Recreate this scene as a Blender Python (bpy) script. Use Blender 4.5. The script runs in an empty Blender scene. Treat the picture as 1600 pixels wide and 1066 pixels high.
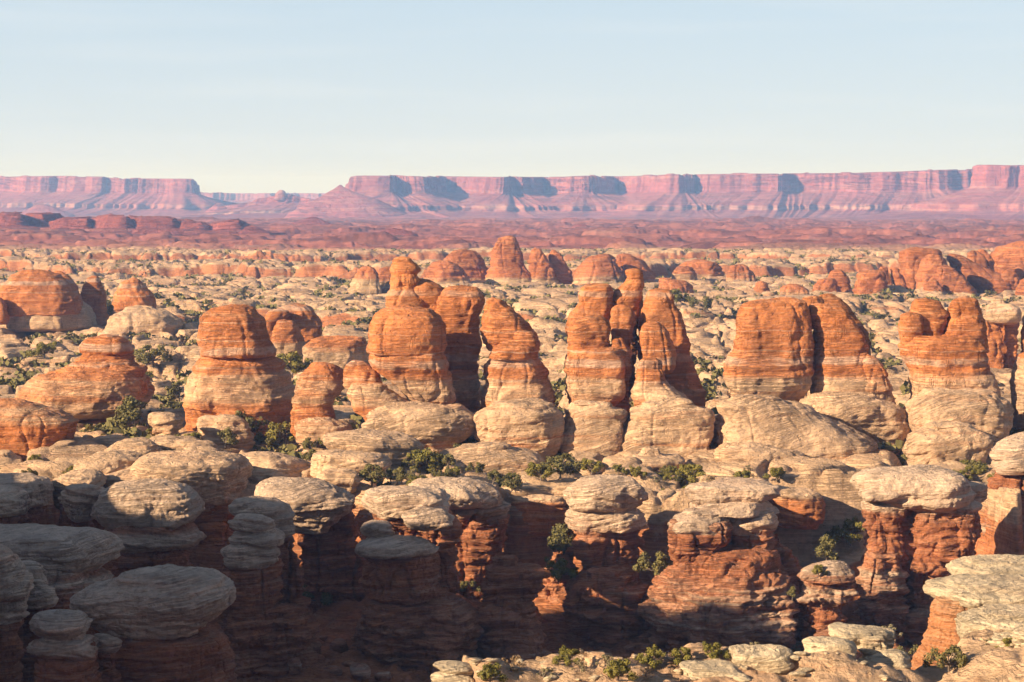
import bpy, math, random
import numpy as np
from mathutils import Vector

S = bpy.context.scene
COL = S.collection
R = math.radians

# ------------------------------------------------------------------ camera
FPX, CX, CY, HORIZON = 3200.0, 800.0, 533.0, 305.0      # photograph pixels (1600 x 1066)
PITCH = math.atan((CY - HORIZON) / FPX)
cam_d = bpy.data.cameras.new('camera')
cam = bpy.data.objects.new('camera', cam_d)
COL.objects.link(cam)
cam.rotation_euler = (math.pi / 2 - PITCH, 0, 0)
cam_d.sensor_width = 36.0
cam_d.lens = 36.0 * FPX / 1600.0
cam_d.clip_start = 0.5
cam_d.clip_end = 130000
S.camera = cam

# ------------------------------------------------------------------ light
SUN_EL, SUN_BACK = R(22), R(30)             # height above the horizon; how far behind the camera's left
to_sun = Vector((-math.cos(SUN_BACK) * math.cos(SUN_EL), -math.sin(SUN_BACK) * math.cos(SUN_EL), math.sin(SUN_EL)))
sun_d = bpy.data.lights.new('sun', 'SUN')
sun_d.energy = 5.0
sun_d.angle = R(0.5)
sun_d.color = (1.0, 0.80, 0.55)
sun = bpy.data.objects.new('sun', sun_d)
COL.objects.link(sun)
sun.rotation_euler = to_sun.to_track_quat('Z', 'Y').to_euler()

world = bpy.data.worlds.new('World')
S.world = world
world.use_nodes = True
wn, wl = world.node_tree.nodes, world.node_tree.links
bg = wn['Background']
sky = wn.new('ShaderNodeTexSky')
sky.sky_type = 'NISHITA'
sky.sun_disc = False
sky.sun_elevation = SUN_EL
sky.sun_rotation = math.atan2(to_sun.x, to_sun.y)
sky.altitude = 1500
sky.air_density = 1.0
sky.dust_density = 1.4
sky.ozone_density = 1.0
bg.inputs['Strength'].default_value = 0.055
# a pale veil low in the sky, thinning upwards, with faint cirrus streaks in it
tc = wn.new('ShaderNodeTexCoord')
mp = wn.new('ShaderNodeMapping'); mp.inputs['Scale'].default_value = (3.0, 3.0, 42.0)
wl.new(tc.outputs['Generated'], mp.inputs['Vector'])
cn = wn.new('ShaderNodeTexNoise'); cn.inputs['Scale'].default_value = 1.3; cn.inputs['Detail'].default_value = 6
wl.new(mp.outputs['Vector'], cn.inputs['Vector'])
cr = wn.new('ShaderNodeMapRange'); cr.inputs['From Min'].default_value = 0.5; cr.inputs['From Max'].default_value = 0.74
cr.inputs['To Max'].default_value = 0.28
wl.new(cn.outputs['Fac'], cr.inputs['Value'])
sz_ = wn.new('ShaderNodeSeparateXYZ'); wl.new(tc.outputs['Generated'], sz_.inputs[0])
vr = wn.new('ShaderNodeValToRGB'); wl.new(sz_.outputs['Z'], vr.inputs[0])
e_ = vr.color_ramp.elements
e_.new(.2); e_.new(.4)
for el, (p_, c_) in zip(e_, ((0., (.92, .92, .92)), (.10, (.82, .82, .82)), (.2, (.25, .25, .25)), (.45, (0, 0, 0)))):
    el.position = p_; el.color = c_ + (1,)
vc = wn.new('ShaderNodeValToRGB'); wl.new(sz_.outputs['Z'], vc.inputs[0])
vc.color_ramp.elements[0].position = 0.0; vc.color_ramp.elements[0].color = (.79, .84, .91, 1)
vc.color_ramp.elements[1].position = .11; vc.color_ramp.elements[1].color = (.62, .77, .92, 1)
vs_ = wn.new('ShaderNodeMix'); vs_.data_type = 'RGBA'; vs_.blend_type = 'MULTIPLY'; vs_.inputs['Factor'].default_value = 1
wl.new(vc.outputs['Color'], vs_.inputs['A']); vs_.inputs['B'].default_value = (8.2, 8.2, 8.2, 1)
vm = wn.new('ShaderNodeMix'); vm.data_type = 'RGBA'
wl.new(vr.outputs['Color'], vm.inputs['Factor']); wl.new(sky.outputs['Color'], vm.inputs['A']); wl.new(vs_.outputs['Result'], vm.inputs['B'])
cm = wn.new('ShaderNodeMix'); cm.data_type = 'RGBA'
wl.new(cr.outputs['Result'], cm.inputs['Factor'])
wl.new(vm.outputs['Result'], cm.inputs['A'])
cm.inputs['B'].default_value = (7.9, 8.0, 8.0, 1)
wl.new(cm.outputs['Result'], bg.inputs['Color'])

S.view_settings.view_transform = 'Standard'
S.view_settings.look = 'None'
S.view_settings.exposure = 1.1
S.view_settings.gamma = 1.0
S.cycles.max_bounces = 6
S.cycles.diffuse_bounces = 2
S.cycles.volume_bounces = 1
S.cycles.use_denoising = True

# ------------------------------------------------------------------ pixels to points
cP, sP = math.cos(PITCH), math.sin(PITCH)
def at(px, py, Y):
    u = (np.asarray(px, float) - CX) / FPX
    v = -(np.asarray(py, float) - CY) / FPX
    t = Y / (cP + v * sP)
    return u * t, (-sP + v * cP) * t

# ------------------------------------------------------------------ noise
_rng = np.random.RandomState(7)
_perm = np.concatenate([_rng.permutation(256)] * 3).astype(np.int32)
_grad = _rng.normal(size=(256, 3)).astype(np.float32)
_grad /= np.linalg.norm(_grad, axis=1)[:, None]
def perlin(x, y, z):
    x = np.asarray(x, np.float32); y = np.asarray(y, np.float32); z = np.asarray(z, np.float32)
    x, y, z = np.broadcast_arrays(x, y, z)
    xi = np.floor(x); yi = np.floor(y); zi = np.floor(z)
    fx, fy, fz = x - xi, y - yi, z - zi
    xi = xi.astype(np.int32) & 255; yi = yi.astype(np.int32) & 255; zi = zi.astype(np.int32) & 255
    u = fx * fx * fx * (fx * (fx * 6 - 15) + 10)
    v = fy * fy * fy * (fy * (fy * 6 - 15) + 10)
    w = fz * fz * fz * (fz * (fz * 6 - 15) + 10)
    out = np.zeros_like(fx)
    for dx in (0, 1):
        wx = u if dx else 1 - u
        for dy in (0, 1):
            wy = v if dy else 1 - v
            for dz in (0, 1):
                wz = w if dz else 1 - w
                h = _perm[_perm[_perm[xi + dx] + yi + dy] + zi + dz]
                g = _grad[h]
                out += wx * wy * wz * (g[..., 0] * (fx - dx) + g[..., 1] * (fy - dy) + g[..., 2] * (fz - dz))
    return out * 1.5
def fbm(x, y, z, octs=3, gain=0.5):
    o = 0; a = 1.0
    for k in range(octs):
        o = o + a * perlin(x + 17.3 * k, y - 9.1 * k, z + 5.7 * k)
        x = x * 2.03; y = y * 2.03; z = z * 2.03
        a *= gain
    return o
def worley(x, y, seed=0):
    xi = np.floor(x).astype(np.int32); yi = np.floor(y).astype(np.int32)
    f1 = np.full(x.shape, 9., np.float32); f2 = f1.copy(); ident = np.zeros(x.shape, np.float32)
    for dx in (-1, 0, 1):
        for dy in (-1, 0, 1):
            h = _perm[_perm[(xi + dx + seed) & 255] + ((yi + dy) & 255)]
            h2 = _perm[h + 37]; h3 = _perm[h + 91]
            d = np.hypot(xi + dx + 0.1 + 0.8 * h / 255. - x, yi + dy + 0.1 + 0.8 * h2 / 255. - y).astype(np.float32)
            near = d < f1
            f2 = np.where(near, f1, np.minimum(f2, d))
            ident = np.where(near, h3 / 255., ident)
            f1 = np.where(near, d, f1)
    return f1, f2, ident
def sstep(a, b, x):
    t = np.clip((x - a) / (b - a), 0, 1)
    return t * t * (3 - 2 * t)

# ------------------------------------------------------------------ materials
def node(nt, kind, **kw):
    n = nt.nodes.new(kind)
    for k, v in kw.items():
        if k in n.inputs: n.inputs[k].default_value = v
        else: setattr(n, k, v)
    return n
def mathn(nt, op, a, b=None, clamp=False):
    n = nt.nodes.new('ShaderNodeMath'); n.operation = op; n.use_clamp = clamp
    for i, s in enumerate((a, b)):
        if s is None: continue
        if isinstance(s, (int, float)): n.inputs[i].default_value = s
        else: nt.links.new(s, n.inputs[i])
    return n.outputs[0]
def mixc(nt, f, a, b, mode='MIX'):
    n = nt.nodes.new('ShaderNodeMix'); n.data_type = 'RGBA'; n.blend_type = mode
    for key, s in (('Factor', f), ('A', a), ('B', b)):
        if isinstance(s, (int, float)): n.inputs[key].default_value = s
        elif isinstance(s, tuple): n.inputs[key].default_value = s + (1,) if len(s) == 3 else s
        else: nt.links.new(s, n.inputs[key])
    return n.outputs['Result']
def ramp(nt, fac, stops):
    n = nt.nodes.new('ShaderNodeValToRGB')
    nt.links.new(fac, n.inputs[0])
    e = n.color_ramp.elements
    while len(e) < len(stops): e.new(0.5)
    for el, (p, c) in zip(e, stops):
        el.position = p
        el.color = (c, c, c, 1) if isinstance(c, (int, float)) else c + (1,)
    return n.outputs['Color']
def noise(nt, pos, scale=(1, 1, 1), detail=4, rough=0.55, offset=(0, 0, 0), dist=0.0):
    m = node(nt, 'ShaderNodeMapping'); m.inputs['Scale'].default_value = scale; m.inputs['Location'].default_value = offset
    nt.links.new(pos, m.inputs['Vector'])
    n = node(nt, 'ShaderNodeTexNoise', Scale=1.0, Detail=detail, Roughness=rough, Distortion=dist)
    nt.links.new(m.outputs['Vector'], n.inputs['Vector'])
    return n.outputs['Fac']

def sandstone(name, cream, red, k=1.0, varnish=0.6, ground=False, gb=.8, bedding=.45, lines=.55, tilt=1.0, bn=1.25, marker=False):
    """Layered sandstone: pale and red beds follow the 'band' attribute; k shrinks or grows the grain."""
    m = bpy.data.materials.new(name); m.use_nodes = True
    nt = m.node_tree; L = nt.links
    bs = nt.nodes['Principled BSDF']
    bs.inputs['Roughness'].default_value = 0.92
    bs.inputs['Specular IOR Level'].default_value = 0.12
    geo = node(nt, 'ShaderNodeNewGeometry')
    pos = geo.outputs['Position']
    att = node(nt, 'ShaderNodeAttribute'); att.attribute_name = 'band'
    big = noise(nt, pos, (.045 * k,) * 3, 3)
    # warped height for beds
    wob = node(nt, 'ShaderNodeTexNoise', Scale=.035 * k, Detail=2.0); L.new(pos, wob.inputs['Vector'])
    wv = node(nt, 'ShaderNodeVectorMath', operation='MULTIPLY_ADD')
    L.new(wob.outputs['Color'], wv.inputs[0]); wv.inputs[1].default_value = (0, 0, (3 + 9 * tilt) / k); L.new(pos, wv.inputs[2])
    dip = node(nt, 'ShaderNodeMapping'); dip.inputs['Rotation'].default_value = (.13 * tilt, .24 * tilt, 0)
    L.new(wv.outputs[0], dip.inputs['Vector'])
    beds = noise(nt, pos, (.03 * k, .03 * k, .85 * k), 4, 0.6, (3, 1, 7), 0.3)
    fine = noise(nt, dip.outputs['Vector'], (.10 * k, .10 * k, 2.6 * k), 4, 0.62, (1, 5, 2), 0.5)
    cross = noise(nt, dip.outputs['Vector'], (.5 * k, .3 * k, 1.3 * k), 3, 0.55, (9, 2, 4), 1.2)
    grain = noise(nt, pos, (1.1 * k,) * 3, 7, 0.68)
    ck = noise(nt, pos, (.16 * k, .16 * k, .02 * k), 4, .6, (3, 3, 8))
    ck = ramp(nt, mathn(nt, 'ABSOLUTE', mathn(nt, 'SUBTRACT', ck, .5)), [(0., 1.), (.012, 0.)])
    sep = node(nt, 'ShaderNodeSeparateXYZ'); L.new(geo.outputs['Normal'], sep.inputs[0])
    ck = mathn(nt, 'MULTIPLY', ck, ramp(nt, mathn(nt, 'ABSOLUTE', sep.outputs['Z']), [(.2, .6), (.5, 0.)]))
    ck = mathn(nt, 'MULTIPLY', ck, ramp(nt, big, [(.5, 0.), (.6, 1.)]))
    xl_ = ramp(nt, mathn(nt, 'ABSOLUTE', mathn(nt, 'SUBTRACT', fine, .5)), [(0., 1.), (.016, .35), (.04, 0.)])
    xl_ = mathn(nt, 'MULTIPLY', xl_, ramp(nt, noise(nt, pos, (.07 * k,) * 3, 3, .6, (8, 8, 2)), [(.42, 0.), (.58, 1.)]))
    # which bed
    f = mathn(nt, 'ADD', att.outputs['Fac'], mathn(nt, 'MULTIPLY', mathn(nt, 'SUBTRACT', beds, .5), bn))
    f = mathn(nt, 'ADD', f, mathn(nt, 'MULTIPLY', mathn(nt, 'SUBTRACT', big, .5), 0.35))
    f = ramp(nt, f, [(0.24, 0.0), (0.40, 0.28), (0.52, 0.76), (0.75, 1.0)])
    c_lo = tuple(c * .80 for c in cream); c_hi = tuple(min(.8, c * 1.12) for c in cream)
    r_lo = tuple(c * .74 for c in red); r_hi = tuple(c * a for c, a in zip(red, (1.10, 1.22, 1.35)))
    ccol = mixc(nt, ramp(nt, fine, [(.32, 0.), (.62, 1.)]), c_lo, c_hi)
    ccol = mixc(nt, ramp(nt, beds, [(.55, 0.), (.72, .5)]), ccol, tuple(.6 * a + .4 * b for a, b in zip(cream, red)))
    rcol = mixc(nt, ramp(nt, fine, [(.30, 0.), (.68, 1.)]), r_lo, r_hi)
    rcol = mixc(nt, ramp(nt, beds, [(.50, 0.), (.535, bedding), (.56, .1), (.61, 0.), (.645, bedding * 1.3), (.7, bedding)]), rcol, tuple(.5 * a + .5 * b for a, b in zip(cream, red)))
    col = mixc(nt, f, ccol, rcol)
    if marker:                                   # two thin pale marker beds that run level through all the fins
        sp = node(nt, 'ShaderNodeSeparateXYZ'); L.new(pos, sp.inputs[0])
        wz = mathn(nt, 'ADD', sp.outputs['Z'], mathn(nt, 'MULTIPLY', mathn(nt, 'SUBTRACT', noise(nt, pos, (.12, .12, .12), 4, .6, (2, 9, 9)), .5), 2.2))
        brk = ramp(nt, noise(nt, pos, (.10, .10, .3), 3, .6, (5, 9, 1)), [(.36, .25), (.52, 1.)])
        for lev, half, amt in ((-44.6, 1.15, .75), (-27.0, .8, .5), (-41.6, .22, .55), (-36.5, .2, .4), (-49.2, .3, .5)):
            dd = mathn(nt, 'DIVIDE', mathn(nt, 'ABSOLUTE', mathn(nt, 'SUBTRACT', wz, lev)), half * 2)
            mk = mathn(nt, 'MULTIPLY', ramp(nt, dd, [(.35, 1.), (.55, 0.)]), mathn(nt, 'MULTIPLY', brk, amt))
            col = mixc(nt, mk, col, (.60, .40, .29))
    # broad tint and grain
    col = mixc(nt, 1.0, col, ramp(nt, big, [(.3, (.80, .80, .82)), (.7, (1.1, 1.08, 1.05))]), 'MULTIPLY')
    col = mixc(nt, .8, col, ramp(nt, grain, [(.3, .66), (.5, 1.), (.72, 1.18)]), 'MULTIPLY')
    col = mixc(nt, mathn(nt, 'MULTIPLY', ck, .6), col, mixc(nt, 1., col, (.45, .40, .38), 'MULTIPLY'))
    col = mixc(nt, mathn(nt, 'MULTIPLY', xl_, lines), col, mixc(nt, 1., col, (.50, .45, .43), 'MULTIPLY'))
    # desert varnish: dark streaks running down steep faces, and dark lichen patches
    steep = ramp(nt, mathn(nt, 'ABSOLUTE', sep.outputs['Z']), [(.25, 1.), (.65, 0.)])
    streak = ramp(nt, noise(nt, pos, (.45 * k, .45 * k, .035 * k), 4, .65, (2, 8, 3)), [(.53, 0.), (.66, 1.)])
    patch = ramp(nt, noise(nt, pos, (.16 * k, .16 * k, .3 * k), 5, .7, (6, 1, 9)), [(.57, 0.), (.68, 1.)])
    v1 = mathn(nt, 'MULTIPLY', mathn(nt, 'MULTIPLY', streak, steep), varnish * .7)
    col = mixc(nt, v1, col, mixc(nt, .8, col, (.30, .24, .22), 'MULTIPLY'))
    col = mixc(nt, mathn(nt, 'MULTIPLY', patch, varnish * .55), col, mixc(nt, 1., col, (.5, .45, .42), 'MULTIPLY'))
    if ground:
        soil = node(nt, 'ShaderNodeAttribute'); soil.attribute_name = 'soil'
        sf = ramp(nt, mathn(nt, 'ADD', soil.outputs['Fac'], mathn(nt, 'MULTIPLY', mathn(nt, 'SUBTRACT', grain, .5), .8)), [(.4, 0.), (.62, 1.)])
        scol = mixc(nt, ramp(nt, noise(nt, pos, (.35,) * 3, 4, .6, (4, 4, 1)), [(.35, 0.), (.65, 1.)]), (.36, .205, .115), (.48, .33, .21))
        scrub = ramp(nt, noise(nt, pos, (.55, .55, .55), 3, .6, (7, 2, 2)), [(.57, 0.), (.66, .45)])
        scol = mixc(nt, scrub, scol, (.13, .115, .06))
        col = mixc(nt, sf, col, scol)
        plain = node(nt, 'ShaderNodeAttribute'); plain.attribute_name = 'plain'
        pn = noise(nt, pos, (.0022, .007, .02), 6, .65, (4, 2, 7))
        pcol = ramp(nt, pn, [(.3, (.20, .095, .085)), (.45, (.33, .115, .085)), (.58, (.39, .15, .105)), (.72, (.30, .18, .15))])
        spk = ramp(nt, noise(nt, pos, (.02, .02, .02), 4, .7, (1, 2, 7)), [(.42, .55), (.6, 1.1)])
        pcol = mixc(nt, 1., pcol, spk, 'MULTIPLY')
        col = mixc(nt, plain.outputs['Fac'], col, pcol)
    L.new(col, bs.inputs['Base Color'])
    # relief too small to model
    h = mathn(nt, 'ADD', mathn(nt, 'MULTIPLY', fine, .55), mathn(nt, 'MULTIPLY', grain, gb))
    h = mathn(nt, 'ADD', h, mathn(nt, 'MULTIPLY', cross, .55))
    h = mathn(nt, 'ADD', h, mathn(nt, 'MULTIPLY', beds, .3))
    h = mathn(nt, 'SUBTRACT', h, mathn(nt, 'MULTIPLY', ck, .5))
    h = mathn(nt, 'SUBTRACT', h, mathn(nt, 'MULTIPLY', xl_, .45))
    pits = ramp(nt, noise(nt, pos, (.5 * k, .5 * k, .8 * k), 2, .5, (5, 5, 5)), [(.66, 1.), (.72, 0.)])
    h = mathn(nt, 'ADD', h, mathn(nt, 'MULTIPLY', pits, .35))
    b = node(nt, 'ShaderNodeBump', Strength=0.85, Distance=1.15 / k)
    L.new(h, b.inputs['Height'])
    L.new(b.outputs['Normal'], bs.inputs['Normal'])
    return m

CREAM, RED = (.59, .395, .25), (.55, .19, .066)
M_rock = sandstone('banded_sandstone', CREAM, RED, gb=.35, bedding=.5, lines=.2, tilt=.12, bn=.75, marker=True)
M_pillow = sandstone('pale_pillow_sandstone', CREAM, RED, gb=.5, lines=.4, tilt=.8)
M_near = sandstone('pale_ledge_sandstone', (.62, .49, .33), (.47, .19, .08), 1.5, .5, lines=.35, tilt=.5)
M_canyon = sandstone('canyon_sandstone', (.63, .455, .325), (.43, .15, .064), 1.0, .9, lines=.5, tilt=.5)
M_dome = sandstone('red_dome_sandstone', (.52, .36, .22), (.48, .16, .06), .5, .5, gb=.5, lines=.3, tilt=.1)
M_ground = sandstone('slickrock', (.61, .405, .25), (.47, .17, .07), .8, .4, ground=True, lines=.4, tilt=.12)
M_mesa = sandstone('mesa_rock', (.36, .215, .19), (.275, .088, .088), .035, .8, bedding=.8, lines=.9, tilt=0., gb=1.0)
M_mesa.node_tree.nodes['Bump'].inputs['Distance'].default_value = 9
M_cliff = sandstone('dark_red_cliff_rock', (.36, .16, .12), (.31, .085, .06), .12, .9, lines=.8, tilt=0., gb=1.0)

def leaf_material(name, a, b):
    m = bpy.data.materials.new(name); m.use_nodes = True
    nt = m.node_tree; bs = nt.nodes['Principled BSDF']
    bs.inputs['Roughness'].default_value = .8
    bs.inputs['Specular IOR Level'].default_value = .15
    geo = node(nt, 'ShaderNodeNewGeometry'); oi = node(nt, 'ShaderNodeObjectInfo')
    f = mathn(nt, 'ADD', mathn(nt, 'MULTIPLY', geo.outputs['Random Per Island'], .6), mathn(nt, 'MULTIPLY', oi.outputs['Random'], .5))
    nt.links.new(mixc(nt, f, a, b), bs.inputs['Base Color'])
    return m
M_leaf = leaf_material('juniper_leaf', (.085, .078, .03), (.20, .168, .062))
M_pale = leaf_material('sage_leaf', (.17, .145, .085), (.27, .22, .12))
M_olive = leaf_material('olive_leaf', (.11, .105, .025), (.23, .19, .045))
M_dry = leaf_material('dry_leaf', (.20, .13, .075), (.30, .20, .11))
M_bark = bpy.data.materials.new('bark'); M_bark.use_nodes = True
_nt = M_bark.node_tree
_g = node(_nt, 'ShaderNodeNewGeometry')
_nt.links.new(ramp(_nt, noise(_nt, _g.outputs['Position'], (3, 3, .6)), [(.35, (.08, .055, .04)), (.65, (.2, .15, .11))]), _nt.nodes['Principled BSDF'].inputs['Base Color'])

# ------------------------------------------------------------------ mesh helpers
def mesh_from(name, verts, faces, mat, attrs=None, smooth=True):
    me = bpy.data.meshes.new(name)
    verts = np.ascontiguousarray(verts, np.float32); faces = np.ascontiguousarray(faces, np.int32)
    nf, k = faces.shape
    me.vertices.add(len(verts)); me.vertices.foreach_set('co', verts.ravel())
    me.loops.add(nf * k); me.loops.foreach_set('vertex_index', faces.ravel())
    me.polygons.add(nf); me.polygons.foreach_set('loop_start', np.arange(0, nf * k, k, dtype=np.int32))
    me.update(calc_edges=True)
    if smooth: me.polygons.foreach_set('use_smooth', np.ones(nf, bool))
    for an, av in (attrs or {}).items():
        a = me.attributes.new(an, 'FLOAT', 'POINT'); a.data.foreach_set('value', np.ascontiguousarray(av, np.float32).ravel())
    me.materials.append(mat)
    return me
def link(name, data, parent=None, loc=None):
    o = bpy.data.objects.new(name, data); COL.objects.link(o)
    if parent: o.parent = parent
    if loc is not None: o.location = loc
    return o
def tag(o, label=None, cat=None, group=None, kind=None):
    if label: o['label'] = label
    if cat: o['category'] = cat
    if group: o['group'] = group
    if kind: o['kind'] = kind
    return o
def grid_faces(nr, nc, wrap=False):
    r = np.arange(nr - 1)[:, None]; c = np.arange(nc if wrap else nc - 1)[None, :]
    c2 = (c + 1) % nc
    a = r * nc + c; b = r * nc + c2; d = (r + 1) * nc + c; e = (r + 1) * nc + c2
    return np.stack([a, d, e, b], -1).reshape(-1, 4)

FOOT = []          # footprints, kept clear of shrubs
def rock_part(D, outline, asp=0.9, n=2.6, A=1.0, ledge=0.35, crack=0.5, res=1.0, up=0.0, sink=0.0, soft=1, warp=0.05, yaw=0.0, seed=0, block=0.0, dip=0.0, lump=.05):
    """One bed or lobe of rock from its outline: rows of (y, left, right, band) in photograph pixels seen at distance D.
    Returns world vertices, faces, band."""
    rows = [(r + (None,))[:4] if len(r) == 3 else r for r in outline]
    Z, X, W, B = [], [], [], []
    for (y, xl, xr, b) in rows:
        w = (xr - xl) / 2.0 / FPX * D
        dep = D - asp * w * 0.85
        _, z = at(0, y, dep)
        x, _ = at((xl + xr) / 2.0, y, D)
        Z.append(float(z)); X.append(float(x)); W.append(max(w, .05)); B.append(b if b is not None else np.nan)
    B = np.array(B)
    if np.isnan(B).all(): B[:] = .9
    idx = np.arange(len(B)); ok = ~np.isnan(B); B = np.interp(idx, idx[ok], B[ok])
    for i in range(1, len(Z)):
        if Z[i] > Z[i - 1] - .02: Z[i] = Z[i - 1] - .02
    P = [np.array([Z[i], X[i], W[i], B[i]]) for i in range(len(Z))]
    if up: P.insert(0, np.array([Z[0] + up, X[0], W[0] * .85, B[0]]))
    if sink: P.append(np.array([Z[-1] - sink, X[-1], W[-1] * 1.06, B[-1]]))
    P.insert(0, np.array([P[0][0] + .10 * P[0][2] * (0 if up else 1) + .02, P[0][1], .0, P[0][3]]))
    P.append(np.array([P[-1][0] - .02, P[-1][1], .0, P[-1][3]]))
    P = np.array(P)
    for _ in range(soft):
        q = .75 * P[:-1] + .25 * P[1:]; r = .25 * P[:-1] + .75 * P[1:]
        M = np.empty((2 * len(q), 4)); M[0::2] = q; M[1::2] = r
        P = np.vstack([P[:1], M, P[-1:]])
    ds = np.hypot(np.diff(P[:, 0]), np.diff(P[:, 2])) + 1e-4
    s = np.concatenate([[0], np.cumsum(ds)])
    step = D / 2048. * 1.15 * res
    nz = int(np.clip(s[-1] / step, 14, 420))
    t = np.linspace(0, s[-1], nz)
    z, xc, rx, bd = (np.interp(t, s, P[:, k]) for k in range(4))
    wmax = rx.max()
    nt_ = int(np.clip(2 * math.pi * wmax * max(1, asp) * .9 / step, 24, 620))
    th = np.linspace(0, 2 * math.pi, nt_, endpoint=False)
    c, sn = np.cos(th), np.sin(th)
    e = 2.0 / n
    ux = np.sign(c) * np.abs(c) ** e; uy = np.sign(sn) * np.abs(sn) ** e
    ry = rx * asp
    lx = rx[:, None] * ux; ly = ry[:, None] * uy
    if yaw:
        cy, sy = math.cos(yaw), math.sin(yaw)
        lx, ly = lx * cy - ly * sy, lx * sy + ly * cy
    x = xc[:, None] + lx; y = D + ly; zz = np.repeat(z[:, None], nt_, 1)
    so = seed * 31.7
    # gentle lopsidedness
    lo = perlin(x / (wmax * 1.3 + 1) + so, y / (wmax * 1.3 + 1), zz / (wmax * 1.1 + 1) - so)
    ph = _rng.rand(3) * 6.28
    f = 1 + warp * 1.6 * lo + lump * (.6 * np.cos(2 * th + ph[0]) + .7 * np.cos(3 * th + ph[1]) + .45 * np.cos(5 * th + ph[2]))[None, :] * np.clip(rx / wmax, 0, 1)[:, None]
    x = xc[:, None] + (x - xc[:, None]) * f; y = D + (y - D) * f
    # normals from the grid
    def nrm(x, y, z):
        dxt = np.roll(x, -1, 1) - np.roll(x, 1, 1); dyt = np.roll(y, -1, 1) - np.roll(y, 1, 1); dzt = np.roll(z, -1, 1) - np.roll(z, 1, 1)
        dxs, dys, dzs = np.gradient(x, axis=0), np.gradient(y, axis=0), np.gradient(z, axis=0)
        nx = dyt * -dzs - dzt * -dys; ny = dzt * -dxs - dxt * -dzs; nz_ = dxt * -dys - dyt * -dxs
        l = np.sqrt(nx * nx + ny * ny + nz_ * nz_) + 1e-9
        return nx / l, ny / l, nz_ / l
    nx, ny, nn = nrm(x, y, zz)
    sc = D / 450. if D < 1200 else D / 900.
    edge = np.minimum(1, np.minimum(t, s[-1] - t) / (3 * step))[:, None]
    d = A * sc * (.85 * fbm(x / (9 * sc) + so, y / (9 * sc), zz / (6.5 * sc), 3) + .28 * fbm(x / (2.2 * sc), y / (2.2 * sc) + so, zz / (1.5 * sc), 2))
    dv = dip * np.array([math.cos(seed * 2.4), math.sin(seed * 2.4)])
    zw = zz + dv[0] * x + dv[1] * y + 1.5 * sc * perlin(x / (14 * sc), y / (14 * sc), zz / (9 * sc) + so)
    g = perlin(zw * 0 + .37 + so, x / 60., zw / (1.5 * sc)) + .6 * perlin(zw * 0 + 5.1, y / 40. + so, zw / (.62 * sc))
    hor = np.sqrt(nx * nx + ny * ny)
    d = d + ledge * sc * np.tanh(3.2 * g) * hor * (.45 + 1.1 * sstep(-.35, .45, perlin(x / (11 * sc), y / (11 * sc) + so, zz / (7 * sc))))
    if block:
        q = 2.6 * fbm(x / (7.5 * sc) + so, y / (7.5 * sc), zw / (4.2 * sc), 2)
        q = np.floor(q) + sstep(.78, 1.0, q - np.floor(q))
        q2 = 2.2 * perlin(x / (3 * sc), y / (3 * sc) - so, zw / (1.6 * sc))
        q2 = np.floor(q2) + sstep(.75, 1.0, q2 - np.floor(q2))
        d = d + block * sc * (.8 * q + .3 * q2) * hor
    r1 = np.abs(perlin(x / (7 * sc) + so, y / (7 * sc), zz / (40 * sc)))
    r2 = np.abs(perlin(x / (2.8 * sc), y / (2.8 * sc) + so, zz / (9 * sc) + 3))
    d = d - crack * sc * (1.5 * np.exp(-(r1 / .045) ** 2) + .5 * np.exp(-(r2 / .06) ** 2)) * hor
    # bedding joints: thin deep notches that run round the rock
    jn = np.abs(perlin(zw * 0 + 9.3 + so, zw * 0, zw / (5.2 * sc)))
    d = d - .8 * ledge * sc * np.exp(-(jn / .035) ** 2) * hor
    d = d * edge
    x = x + nx * d; y = y + ny * d; zz = zz + nn * d * .7
    b = bd[:, None] + np.zeros_like(x)
    v = np.stack([x, y, zz], -1).reshape(-1, 3)
    FOOT.append((float(np.mean(xc)), D, float(wmax), float(wmax * asp), float(zz.min()), float(zz.max())))
    return v, grid_faces(nz, nt_, True)[:, ::-1], b.ravel()

_seed = [0]
def rock(name, label, cat, parts, mat=M_rock, group=None):
    """parts: (part name, D, outline, options[, part label]). One part only: the thing is that mesh itself."""
    if name == 'rock_pillow': mat = M_pillow
    built = []
    for p in parts:
        _seed[0] += 1
        built.append(rock_part(p[1], p[2], seed=_seed[0], **(p[3] if len(p) > 3 else {})))
    zmin = min(b[0][:, 2].min() for b in built)
    allv = np.vstack([b[0] for b in built])
    base = np.array([allv[:, 0].mean(), allv[:, 1].mean(), zmin])
    if len(built) == 1:
        v, f, b = built[0]
        o = link(name, mesh_from(name, v - base, f, mat, {'band': b}), None, base)
        return tag(o, label, cat, group)
    root = link(name, None, None, base); root.empty_display_size = 2
    tag(root, label, cat, group)
    for p, (v, f, b) in zip(parts, built):
        o = link(p[0], mesh_from(p[0], v - base, f, p[3].get('mat', mat) if False else mat, {'band': b}), root)
        if len(p) > 4: o['label'] = p[4]
    return root
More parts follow.
